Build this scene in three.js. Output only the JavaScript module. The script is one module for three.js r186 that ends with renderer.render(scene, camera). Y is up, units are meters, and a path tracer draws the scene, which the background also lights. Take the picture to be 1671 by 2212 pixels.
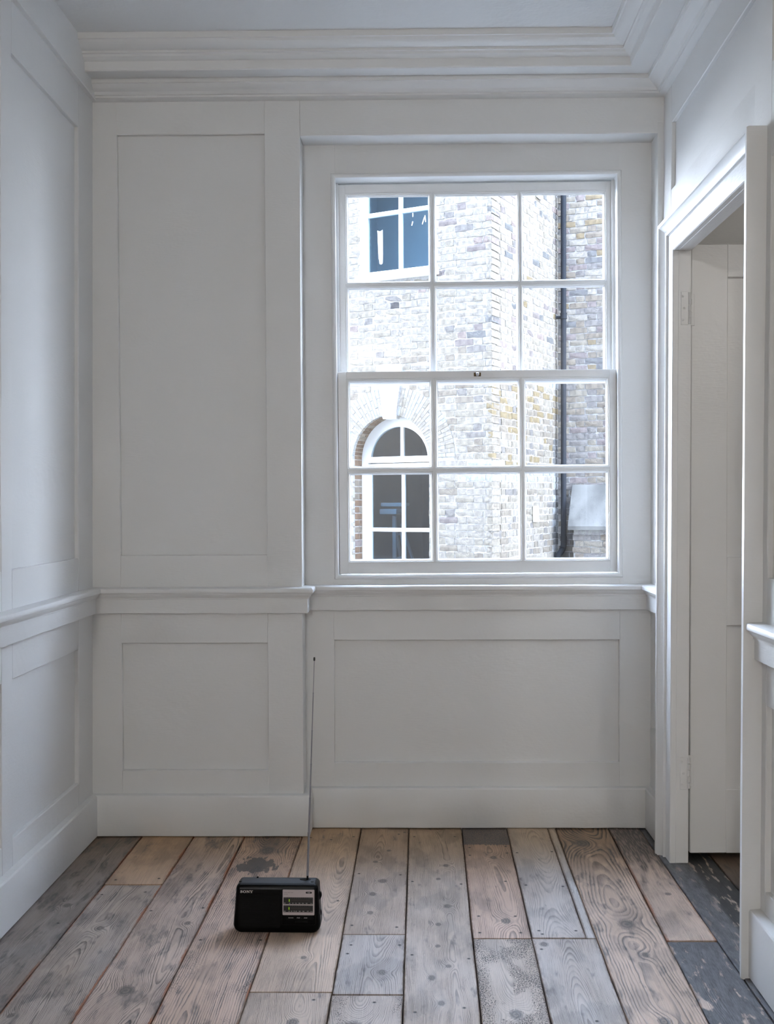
import * as THREE from 'three';
import { mergeGeometries, toCreasedNormals } from 'three/addons/utils/BufferGeometryUtils.js';
import { RoundedBoxGeometry } from 'three/addons/geometries/RoundedBoxGeometry.js';
import { TextGeometry } from 'three/addons/geometries/TextGeometry.js';
import { FontLoader } from 'three/addons/loaders/FontLoader.js';
import { createNoise2D, createNoise3D } from 'simplex-noise';

// ------------------------------------------------------------------ camera, sky, lamp, exposure
const W = 1671, H = 2212, FOCAL = 2300, PPX = 857, PPY = 1136;
const scene = new THREE.Scene();
const camera = new THREE.PerspectiveCamera(THREE.MathUtils.radToDeg(2 * Math.atan(H / 2 / FOCAL)), W / H, 0.05, 200);
camera.position.set(0, 1.06, 0);
camera.rotation.set(THREE.MathUtils.degToRad(-1.306), THREE.MathUtils.degToRad(0.81), THREE.MathUtils.degToRad(-0.225), 'YXZ');
camera.setViewOffset(W, H, W / 2 - PPX, H / 2 - PPY, W, H);
scene.add(camera);
const SKY = 27, LAMP = 8.6;
const skyLow = [0.83, 0.92, 1.05], skyHigh = [0.58, 0.75, 1.06];
{ // bright hazy daylight sky, a little deeper blue overhead
  const w = 64, h = 64, d = new Float32Array(w * h * 4);
  for (let j = 0; j < h; j++) for (let i = 0; i < w; i++) {
    const e = Math.max(0, Math.sin(((j + 0.5) / h - 0.5) * Math.PI)), t = Math.pow(e, 0.7);
    for (let c = 0; c < 3; c++) d[(j * w + i) * 4 + c] = SKY * (skyLow[c] + (skyHigh[c] - skyLow[c]) * t);
    d[(j * w + i) * 4 + 3] = 1;
  }
  const t = new THREE.DataTexture(d, w, h, THREE.RGBAFormat, THREE.FloatType);
  t.mapping = THREE.EquirectangularReflectionMapping; t.magFilter = THREE.LinearFilter; t.needsUpdate = true;
  scene.background = t;
}
const renderer = new THREE.WebGLRenderer({ antialias: true });
renderer.toneMapping = THREE.LinearToneMapping;
renderer.toneMappingExposure = 1.0;
renderer.shadowMap.enabled = true;
renderer.shadowMap.type = THREE.PCFSoftShadowMap;

// ------------------------------------------------------------------ helpers
function rng(seed) { let s = seed >>> 0; return () => { s = (s + 0x6d2b79f5) | 0; let t = Math.imul(s ^ (s >>> 15), 1 | s); t = (t + Math.imul(t ^ (t >>> 7), 61 | t)) ^ t; return ((t ^ (t >>> 14)) >>> 0) / 4294967296; }; }
const rand = rng(7), N2 = createNoise2D(rng(11)), N3 = createNoise3D(rng(12));
const ss = (a, b, x) => { const t = Math.min(1, Math.max(0, (x - a) / (b - a))); return t * t * (3 - 2 * t); };
const mix = (a, b, t) => a + (b - a) * t;
const fbm = (x, y, n = 4) => { let s = 0, a = 0.5; for (let i = 0; i < n; i++) { s += a * N2(x, y); x *= 2.03; y *= 2.03; a *= 0.5; } return s; };
const V = (x, y, z) => new THREE.Vector3(x, y, z);

const used = new Map();
function numbered(name) { const n = used.get(name) ?? 0; used.set(name, n + 1); return n ? name + '_' + String(n).padStart(3, '0') : name; }
function tag(o, label, category, group, kind) { if (label) o.userData.label = label; if (category) o.userData.category = category; if (group) o.userData.group = group; if (kind) o.userData.kind = kind; return o; }
function thing(name, label, category, pos = [0, 0, 0], kind, group) {
  const g = new THREE.Group(); g.name = numbered(name); g.position.set(...pos); scene.add(g);
  return tag(g, label, category, group, kind);
}
function part(name, geo, mat, parent, label) {
  const m = new THREE.Mesh(Array.isArray(geo) ? join(geo) : geo, mat); m.name = numbered(name); m.castShadow = m.receiveShadow = true;
  parent.add(m); if (label) m.userData.label = label; return m;
}
function join(list) { return list.length === 1 ? list[0] : mergeGeometries(list.map((g) => { const q = g.index ? g.toNonIndexed() : g; for (const k of Object.keys(q.attributes)) if (!['position', 'normal', 'uv'].includes(k)) q.deleteAttribute(k); return q; })); }

// turns raw triangles into a shaded geometry with creased normals and uv in metres (box projection)
function finish(pos, idx, crease = 0.6, keepUV) {
  let vol = 0;
  const P = (i, k) => pos[i * 3 + k];
  for (let t = 0; t < idx.length; t += 3) {
    const [a, b, c] = [idx[t], idx[t + 1], idx[t + 2]];
    vol += P(a, 0) * (P(b, 1) * P(c, 2) - P(b, 2) * P(c, 1)) - P(a, 1) * (P(b, 0) * P(c, 2) - P(b, 2) * P(c, 0)) + P(a, 2) * (P(b, 0) * P(c, 1) - P(b, 1) * P(c, 0));
  }
  if (vol < 0) for (let t = 0; t < idx.length; t += 3) { const k = idx[t + 1]; idx[t + 1] = idx[t + 2]; idx[t + 2] = k; }
  let g = new THREE.BufferGeometry();
  g.setAttribute('position', new THREE.BufferAttribute(new Float32Array(pos), 3));
  g.setIndex(idx);
  g = toCreasedNormals(g, crease);
  return boxUV(g);
}
function boxUV(g) {
  if (g.index) g = g.toNonIndexed();
  const p = g.attributes.position, uv = new Float32Array(p.count * 2), a = V(), b = V(), c = V();
  for (let i = 0; i < p.count; i += 3) {
    a.fromBufferAttribute(p, i); b.fromBufferAttribute(p, i + 1); c.fromBufferAttribute(p, i + 2);
    const n = b.clone().sub(a).cross(c.clone().sub(a)); const x = Math.abs(n.x), y = Math.abs(n.y), z = Math.abs(n.z);
    [a, b, c].forEach((q, k) => { const s = x >= y && x >= z ? [q.z, q.y] : y >= z ? [q.x, q.z] : [q.x, q.y]; uv[(i + k) * 2] = s[0]; uv[(i + k) * 2 + 1] = s[1]; });
  }
  g.setAttribute('uv', new THREE.BufferAttribute(uv, 2));
  return g;
}
// sweeps a closed profile [[out, up] ...] along a flat path [[p, q] ...] with mitred corners; axes(p, q, b) gives the point
function sweep(profile, path, axes, { closed = false, step = 0.15, wob = 0, crease = 0.55, seed = 0 } = {}) {
  const n = path.length, dir = (i) => { const a = path[i], b = path[(i + 1) % n], l = Math.hypot(b[0] - a[0], b[1] - a[1]); return [(b[0] - a[0]) / l, (b[1] - a[1]) / l, l]; };
  const segs = closed ? n : n - 1, rings = [];
  const corner = (i) => { // offset direction (to the right of travel) per unit of out
    const d1 = closed || i > 0 ? dir((i - 1 + n) % n) : null, d0 = closed || i < n - 1 ? dir(i % n) : null;
    const r = (d) => [-d[1], d[0]];
    if (!d1) return r(d0); if (!d0) return r(d1);
    const a = r(d1), b = r(d0), k = 1 + a[0] * b[0] + a[1] * b[1];
    return [(a[0] + b[0]) / k, (a[1] + b[1]) / k];
  };
  for (let i = 0; i < segs; i++) {
    const a = path[i], b = path[(i + 1) % n], ca = corner(i), cb = corner((i + 1) % n), k = Math.max(1, Math.ceil(dir(i)[2] / step));
    for (let s = 0; s < k || (!closed && i === segs - 1 && s === k); s++) { const t = s / k; rings.push([mix(a[0], b[0], t), mix(a[1], b[1], t), mix(ca[0], cb[0], t), mix(ca[1], cb[1], t)]); }
  }
  const m = profile.length, pos = [], idx = [];
  for (const [p, q, ox, oy] of rings) for (let j = 0; j < m; j++) {
    let [a, b] = profile[j];
    if (wob && a > 0) { a += wob * N3(p * 9 + seed, q * 9, j * 0.7) * 0.7; b += wob * N3(p * 12, q * 12 + seed, 9 + j * 0.7); }
    const v = axes(p + ox * a, q + oy * a, b); pos.push(v.x, v.y, v.z);
  }
  const R = rings.length;
  for (let i = 0; i < (closed ? R : R - 1); i++) for (let j = 0; j < m; j++) {
    const a = i * m + j, b = i * m + (j + 1) % m, c = ((i + 1) % R) * m + j, d = ((i + 1) % R) * m + (j + 1) % m;
    idx.push(a, c, b, b, c, d);
  }
  if (!closed) {
    const cap = THREE.ShapeUtils.triangulateShape(profile.map((q) => new THREE.Vector2(q[0], q[1])), []);
    for (const [a, b, c] of cap) { idx.push(a, b, c); const o = (R - 1) * m; idx.push(o + a, o + c, o + b); }
    // make both caps agree with the sides
    const area = THREE.ShapeUtils.area(profile.map((q) => new THREE.Vector2(q[0], q[1])));
    if (area < 0) for (let t = idx.length - cap.length * 6; t < idx.length; t += 3) { const k = idx[t + 1]; idx[t + 1] = idx[t + 2]; idx[t + 2] = k; }
  }
  return finish(pos, idx, crease);
}
const plan = (p, q, b) => V(p, b, q), front = (p, q, b) => V(p, q, b);
// a board with eased edges, its long edges very slightly uneven
function board(x0, x1, y0, y1, z0, z1, r = 0.0015, wob = 0, step = 0.1) {
  const lo = [x0, y0, z0], hi = [x1, y1, z1], L = hi.map((h, i) => h - lo[i]), ax = L.indexOf(Math.max(...L)), bx = (ax + 1) % 3, cx = (ax + 2) % 3;
  const e = Math.min(r, L[bx] / 3, L[cx] / 3), n = wob ? Math.max(1, Math.ceil(L[ax] / step)) : 1, pos = [], idx = [];
  const ring = [[0, e], [e, 0], [1, 0, -e, 0], [1, 0, 0, e], [1, 1, 0, -e], [1, 1, -e, 0], [0, 1, e, 0], [0, 1, 0, -e]];
  const rp = [[lo[bx], lo[cx] + e], [lo[bx] + e, lo[cx]], [hi[bx] - e, lo[cx]], [hi[bx], lo[cx] + e], [hi[bx], hi[cx] - e], [hi[bx] - e, hi[cx]], [lo[bx] + e, hi[cx]], [lo[bx], hi[cx] - e]];
  const add = (t, shrink) => rp.forEach((q, j) => {
    const v = [0, 0, 0]; let [b, c] = q;
    if (shrink) { const mb = (lo[bx] + hi[bx]) / 2, mc = (lo[cx] + hi[cx]) / 2; b += b > mb ? -e : e; c += c > mc ? -e : e; }
    if (wob) { b += wob * N3(t * 11, j, lo[bx] * 5 + lo[cx] * 3); c += wob * N3(t * 11, j + 20, lo[cx] * 5 + lo[bx] * 3); }
    v[ax] = t; v[bx] = b; v[cx] = c; pos.push(...v);
  });
  add(lo[ax], true);
  for (let i = 0; i <= n; i++) add(mix(lo[ax] + e, hi[ax] - e, i / n), false);
  add(hi[ax], true);
  const R = n + 3;
  for (let i = 0; i < R - 1; i++) for (let j = 0; j < 8; j++) { const a = i * 8 + j, b = i * 8 + (j + 1) % 8; idx.push(a, b, a + 8, b, b + 8, a + 8); }
  for (let j = 1; j < 7; j++) { idx.push(0, j + 1, j); const o = (R - 1) * 8; idx.push(o, o + j, o + j + 1); }
  return finish(pos, idx, 0.5);
}
function shapeGeo(shape, depth, bevel = 0, curve = 24, bseg = 2) {
  return boxUV(new THREE.ExtrudeGeometry(shape, { depth: depth - 2 * bevel, bevelEnabled: bevel > 0, bevelThickness: bevel, bevelSize: bevel, bevelOffset: -bevel, bevelSegments: bseg, curveSegments: curve }).translate(0, 0, bevel));
}
function rect(x0, x1, y0, y1, r = 0) {
  const s = new THREE.Shape();
  if (!r) { s.moveTo(x0, y0); s.lineTo(x1, y0); s.lineTo(x1, y1); s.lineTo(x0, y1); s.closePath(); return s; }
  s.moveTo(x0 + r, y0); s.lineTo(x1 - r, y0); s.absarc(x1 - r, y0 + r, r, -Math.PI / 2, 0); s.lineTo(x1, y1 - r); s.absarc(x1 - r, y1 - r, r, 0, Math.PI / 2);
  s.lineTo(x0 + r, y1); s.absarc(x0 + r, y1 - r, r, Math.PI / 2, Math.PI); s.lineTo(x0, y0 + r); s.absarc(x0 + r, y0 + r, r, Math.PI, Math.PI * 1.5);
  return s;
}

// ------------------------------------------------------------------ textures and materials
const toS = (x) => Math.round(255 * Math.min(1, Math.max(0, x <= 0.0031308 ? x * 12.92 : 1.055 * Math.pow(x, 1 / 2.4) - 0.055)));
function dataTex(w, h, fn, srgb, repeat) {
  const d = new Uint8Array(w * h * 4), o = [0, 0, 0];
  for (let j = 0; j < h; j++) for (let i = 0; i < w; i++) { fn(i, j, o); const k = (j * w + i) * 4; for (let c = 0; c < 3; c++) d[k + c] = srgb ? toS(o[c]) : Math.round(255 * Math.min(1, Math.max(0, o[c]))); d[k + 3] = 255; }
  const t = new THREE.DataTexture(d, w, h, THREE.RGBAFormat); t.magFilter = THREE.LinearFilter; t.minFilter = THREE.LinearMipmapLinearFilter; t.generateMipmaps = true;
  t.wrapS = t.wrapT = THREE.RepeatWrapping; if (srgb) t.colorSpace = THREE.SRGBColorSpace; if (repeat) t.repeat.set(repeat, repeat); t.needsUpdate = true; return t;
}
// brushed, many times over-painted joinery: one metre of faint brush strokes and lumps
const paintBump = dataTex(1024, 1024, (i, j, o) => {
  const x = i / 1024, y = j / 1024, wx = Math.cos(x * 6.283) * 0.9, wy = Math.sin(x * 6.283) * 0.9, vx = Math.cos(y * 6.283) * 0.9, vy = Math.sin(y * 6.283) * 0.9;
  const lump = N3(wx * 4 + vx * 4, wy * 4 + 3, vy * 4 + vx * 2) * 0.22 + N3(wx * 12, wy * 12 + vx * 12, vy * 12) * 0.1;
  const stroke = N3(wx * 5, wy * 5, vx * 40 + vy * 33) * 0.12 + N3(wx * 60, wy * 60, vx * 55 + vy * 40) * 0.035;
  o[0] = o[1] = o[2] = 0.5 + lump + stroke;
}, false);
const mats = {};
const paint = (c, rough = 0.48, bump = 0.0007) => new THREE.MeshPhysicalMaterial({ color: new THREE.Color().setRGB(...c), roughness: rough, bumpMap: paintBump, bumpScale: bump });
mats.wall = paint([0.77, 0.765, 0.75]); mats.wall.name = 'white_wall_paint';
mats.gloss = paint([0.8, 0.8, 0.79], 0.33, 0.0006); mats.gloss.name = 'white_gloss_paint';
mats.ceiling = paint([0.77, 0.77, 0.76], 0.85, 0.0012); mats.ceiling.name = 'white_ceiling_paint';
mats.dark = new THREE.MeshStandardMaterial({ color: new THREE.Color().setRGB(0.02, 0.016, 0.013), roughness: 0.95, name: 'dark_void' });
mats.glass = new THREE.MeshPhysicalMaterial({ color: 0xffffff, roughness: 0, transmission: 1, thickness: 0, ior: 1.5, name: 'window_glass' });
mats.extGlass = new THREE.MeshPhysicalMaterial({ color: new THREE.Color().setRGB(0.8, 0.9, 0.95), roughness: 0.02, transmission: 1, thickness: 0, ior: 1.6, name: 'old_window_glass' });
mats.extWhite = new THREE.MeshStandardMaterial({ color: new THREE.Color().setRGB(0.82, 0.82, 0.8), roughness: 0.55, name: 'white_exterior_paint' });
mats.brass = new THREE.MeshStandardMaterial({ color: new THREE.Color().setRGB(0.11, 0.08, 0.04), roughness: 0.45, metalness: 0.8, name: 'dark_brass' });
mats.chrome = new THREE.MeshStandardMaterial({ color: new THREE.Color().setRGB(0.72, 0.72, 0.74), roughness: 0.18, metalness: 1, name: 'chrome' });
mats.steel = new THREE.MeshStandardMaterial({ color: new THREE.Color().setRGB(0.34, 0.34, 0.37), roughness: 0.32, metalness: 1, name: 'antenna_steel' });

// ------------------------------------------------------------------ the room: measures (camera stands at x 0, z 0; the window wall is at -z)
const XL = (y) => -1.0215 + 0.0105 * y, XR = (y) => 0.767 + 0.003 * y;      // the two side walls lean a little
const ZA = -3.358, ZR = -3.446, CEIL = 2.448, REAR = 4.4, RX0 = -0.347, RX1 = 0.77, RTOP = 2.206;

// ---- floor: every plank is a mesh of its own
const PX = 256;                                                                // texture pixels across a plank
const HOLE = [0.012, 0.008, 0.006];
function plankTextures(Wd, L, o, far = false) {
  const ny = Math.min(2048, Math.round(L * (o.res ?? 760))), n = PX * ny, col = new Uint8Array(n * 4), hgt = new Uint8Array(n * 4), S = o.seed;
  const { early = [0.5, 0.405, 0.325], late = [0.07, 0.056, 0.05], gap = 0.0062, heart = 0, depth = 0.03, slope = 0.01, contrast = 0.75, knots = [], stain = 0.12, wear = 0, nails = [], paintFn, grey = 0, dark = 1 } = o;
  const kn = knots.map(([u, v, r]) => ({ u: u * Wd, v, r }));
  for (let j = 0; j < ny; j++) {
    const v = (j + 0.5) / ny * L, dv = depth + slope * v + 0.02 * N2(v * 0.9 + S, S * 1.7), cv = heart * Wd + 0.02 * N2(v * 1.1 + S * 3, 7.3);
    for (let i = 0; i < PX; i++) {
      const u = ((i + 0.5) / PX - 0.5) * Wd;
      let uu = u - cv + 0.0042 * N2(u * 10 + S, v * 1.9) + 0.0009 * N2(u * 60, v * 14 + S), R = Math.sqrt(uu * uu + dv * dv), knot = 0, ring2 = 0;
      for (const k of kn) {
        const a = (u - k.u), b = (v - k.v) * 0.72, e = Math.sqrt(a * a + b * b);
        if (e > k.r * 7) continue;
        R += k.r * 1.2 * Math.exp(-(e * e) / (k.r * k.r * 4));
        const kk = 1 - ss(k.r * 0.62, k.r * 1.05, e + 0.16 * k.r * N2(a * 220, b * 220));
        if (kk > knot) { knot = kk; ring2 = Math.sin(e / k.r * 16) * 0.5 + 0.5; }
      }
      const ph = R / (gap * (o.coarse ?? 0.46)) + 0.16 * N2(u * 26, v * 7 + S * 2), f = ph - Math.floor(ph), id = Math.floor(ph);
      const lineW = 0.42 + 0.2 * N2(id * 3.1 + S, v * 1.2);
      let l = ss(1 - lineW - 0.22, 0.9, f) * (1 - ss(0.94, 1, f)) * (0.62 + 0.38 * N2(id * 1.7 + S * 5, v * 2.4));
      l = Math.min(1, Math.max(0, l) * 1.45) * (0.8 + 0.2 * N2(u * 420 + S, v * 22));
      const fib = N2(u * 700 + S, v * 14) * 0.07 + N2(u * 240, v * 5 + S) * 0.07, broad = fbm(u * 5 + S * 7, v * 2.3, 3), rub = ss(-0.45, 0.25, fbm(u * 16 + S * 3, v * 4.5, 4));
      l *= 0.4 + 0.75 * rub; if (l > 1) l = 1;
      const s1 = fbm(u * 17 + S * 1.3, v * 5 + S, 5), st = ss(0.4 - stain, 0.75 - stain, s1) * (0.5 + 0.3 * N2(u * 90, v * 30 + S) + 0.45 * l);
      const warm = ss(L - 0.55, L - 0.08, v + 0.05 * broad) * (far ? o.warm ?? 1 : 0), tone = (1.03 + fib + 0.24 * broad) * (1 - 0.16 * warm);  // far ends browner, darker: old finish plus painted shade below the window
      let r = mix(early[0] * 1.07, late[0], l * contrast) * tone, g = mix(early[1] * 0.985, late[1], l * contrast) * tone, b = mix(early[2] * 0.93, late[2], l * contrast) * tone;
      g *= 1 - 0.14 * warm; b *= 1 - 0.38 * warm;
      const grime = 0.22 * ss(0.02, 0.35, fbm(u * 7 + S * 2, v * 3.1 + 5, 5)); r *= 1 - grime; g *= 1 - grime * 0.97; b *= 1 - grime * 0.9;
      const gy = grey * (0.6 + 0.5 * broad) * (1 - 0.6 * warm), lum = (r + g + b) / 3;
      r = mix(r, lum * 0.93, gy); g = mix(g, lum * 0.95, gy); b = mix(b, lum * 0.97, gy);
      if (st > 0) { const q = Math.min(0.88, st * 0.85); r = mix(r, 0.075, q); g = mix(g, 0.07, q); b = mix(b, 0.07, q); }
      if (knot > 0) { const q = knot * (0.62 + 0.25 * ring2); r = mix(r, 0.085, q); g = mix(g, 0.073, q); b = mix(b, 0.066, q); }
      let h = 0.82 - 0.5 * l * contrast - 0.12 * knot + 0.05 * broad + fib * 0.6;
      const em = Wd / 2 - Math.abs(u);
      if (wear > 0) {
        const zone = wear * (0.55 * ss(0.05, 0.0, em) + 0.75 * ss(-0.05, 0.4, fbm(u * 9 + S, v * 4.5, 3))), w = N2(u * 230 + S, v * 150), c2 = N2(u * 120, v * 70 + S);
        const hole = ss(0.62 - zone * 0.62, 0.82 - zone * 0.5, Math.max(w, 1 - Math.abs(c2) * 9)) * ss(0.08, 0.3, zone);
        if (hole > 0) { r = mix(r, 0.05, hole * 0.9); g = mix(g, 0.042, hole * 0.9); b = mix(b, 0.04, hole * 0.9); h -= 0.5 * hole; }
      }
      const ragged = ss(0.0045 + 0.003 * N2(v * 40, S + (u > 0 ? 3 : 9)), 0.0005, em) * 0.65;
      r *= 1 - ragged * 0.6; g *= 1 - ragged * 0.68; b *= 1 - ragged * 0.75; h -= ragged * 0.3;
      if (o.rust && em < 0.0048) { const q = o.rust * ss(0.0046, 0.0024, em + 0.0012 * N2(v * 60, S)) * ss(-0.5, 0.3, N2(v * 5, S + (u > 0 ? 2 : 8))); r = mix(r, 0.34, q); g = mix(g, 0.12, q); b = mix(b, 0.05, q); }
      r *= dark; g *= dark; b *= dark;
      if (paintFn) { const p = paintFn(u / Wd, v, l, S); if (p) { const q = p[3]; r = mix(r, p[0], q); g = mix(g, p[1], q); b = mix(b, p[2], q); h = mix(h, 0.86, q * 0.5); } }
      const sp = N2(u * 310 + S * 11, v * 290); if (sp > 0.91) { r *= 0.55; g *= 0.52; b *= 0.5; h -= 0.2; }
      for (const [nu, nv] of nails) { const e = Math.hypot(u - nu * Wd, v - nv); if (e < 0.007) { const q = 1 - ss(0.0022, 0.0042, e), halo = 0.35 * (1 - ss(0.003, 0.007, e)); r = mix(r * (1 - halo), 0.015, q); g = mix(g * (1 - halo), 0.012, q); b = mix(b * (1 - halo), 0.01, q); h -= 0.6 * q; } }
      const k = (j * PX + i) * 4; col[k] = toS(r); col[k + 1] = toS(g); col[k + 2] = toS(b); col[k + 3] = 255;
      const hh = Math.round(255 * Math.min(1, Math.max(0, h))); hgt[k] = hgt[k + 1] = hgt[k + 2] = hh; hgt[k + 3] = 255;
    }
  }
  const mk = (d, s) => { const t = new THREE.DataTexture(d, PX, ny, THREE.RGBAFormat); t.magFilter = THREE.LinearFilter; t.minFilter = THREE.LinearMipmapLinearFilter; t.generateMipmaps = true; if (s) t.colorSpace = THREE.SRGBColorSpace; t.needsUpdate = true; return t; };
  return [mk(col, true), mk(hgt, false)];
}
// plank as a solid with eased top edges; plan corners: far left, far right, near right, near left
function plankGeo(fl, fr, nr, nl, top, bend = 0) {
  const e = 0.002, pos = [], uv = [], idx = [], K = 12, th = 0.026;
  for (let k = 0; k <= K; k++) {
    const t = k / K, a = [mix(fl[0], nl[0], t), mix(fl[1], nl[1], t)], b = [mix(fr[0], nr[0], t), mix(fr[1], nr[1], t)];
    const wl = 0.0011 * N2(t * 9 + fl[0] * 7, 1.3), wr = 0.0011 * N2(t * 9 + fr[0] * 7, 5.1), y = top + bend * N2(t * 2.3, fl[0] * 4);
    const endy = k === 0 || k === K ? -e : 0;
    const row = [[a[0] + wl, top - th, 0], [a[0] + wl, y - e, 0], [a[0] + wl + e, y + endy, 0.012], [b[0] + wr - e, y + endy, 0.988], [b[0] + wr, y - e, 1], [b[0] + wr, top - th, 1]];
    for (const [x, yy, u] of row) { pos.push(x, yy, mix(a[1], b[1], u)); uv.push(u, 1 - t); }
  }
  for (let k = 0; k < K; k++) for (let c = 0; c < 6; c++) { const a = k * 6 + c, b = k * 6 + (c + 1) % 6; idx.push(a, a + 6, b, b, a + 6, b + 6); }
  for (const o of [0, K * 6]) for (let c = 1; c < 5; c++) o ? idx.push(o, o + c + 1, o + c) : idx.push(o, o + c, o + c + 1);
  let g = new THREE.BufferGeometry(); g.setAttribute('position', new THREE.Float32BufferAttribute(pos, 3)); g.setAttribute('uv', new THREE.Float32BufferAttribute(uv, 2)); g.setIndex(idx);
  g.computeVertexNormals(); const up = g.attributes.normal.getY(2 + 6 * 6);
  if (up < 0) { for (let t = 0; t < idx.length; t += 3) { const k = idx[t + 1]; idx[t + 1] = idx[t + 2]; idx[t + 2] = k; } g.setIndex(idx); }
  return toCreasedNormals(g, 0.4);
}
const floor = thing('floor', 'worn bare wooden floorboards running towards the window wall', 'floor', [0, 0, 0], 'structure');
part('subfloor', board(-1.25, 2.6, -0.2, -0.03, -3.55, REAR + 0.1), mats.dark, floor);
const EDGE = [[-1.03, -1.03], [-0.8591, -0.8632], [-0.6944, -0.7], [-0.5333, -0.5367], [-0.3504, -0.358], [-0.1681, -0.1787], [-0.0131, -0.0249], [0.1577, 0.1335], [0.3032, 0.2751], [0.4603, 0.4301], [0.6316, 0.5936], [0.7318, 0.7312], [0.885, 0.885], [1.04, 1.04]];
const edgeX = (e, z) => mix(EDGE[e][0], EDGE[e][1], (z + 3.45) / 1.55), FAR = -3.47, NEAR = -1.45;
const greyPaint = [0.1, 0.099, 0.103], blackPaint = [0.028, 0.028, 0.028], scuff = (u, v, S) => 1 + 0.55 * fbm(u * 5 + S, v * 11, 5) + 0.25 * N2(u * 70, v * 9 + S) + 0.2 * N2(u * 40, v * 45);
const flakes = (u, v, S, a, b) => ss(a, b, fbm(u * 4 + S, v * 9, 5) + 0.25 * N2(u * 50, v * 40));
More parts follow.
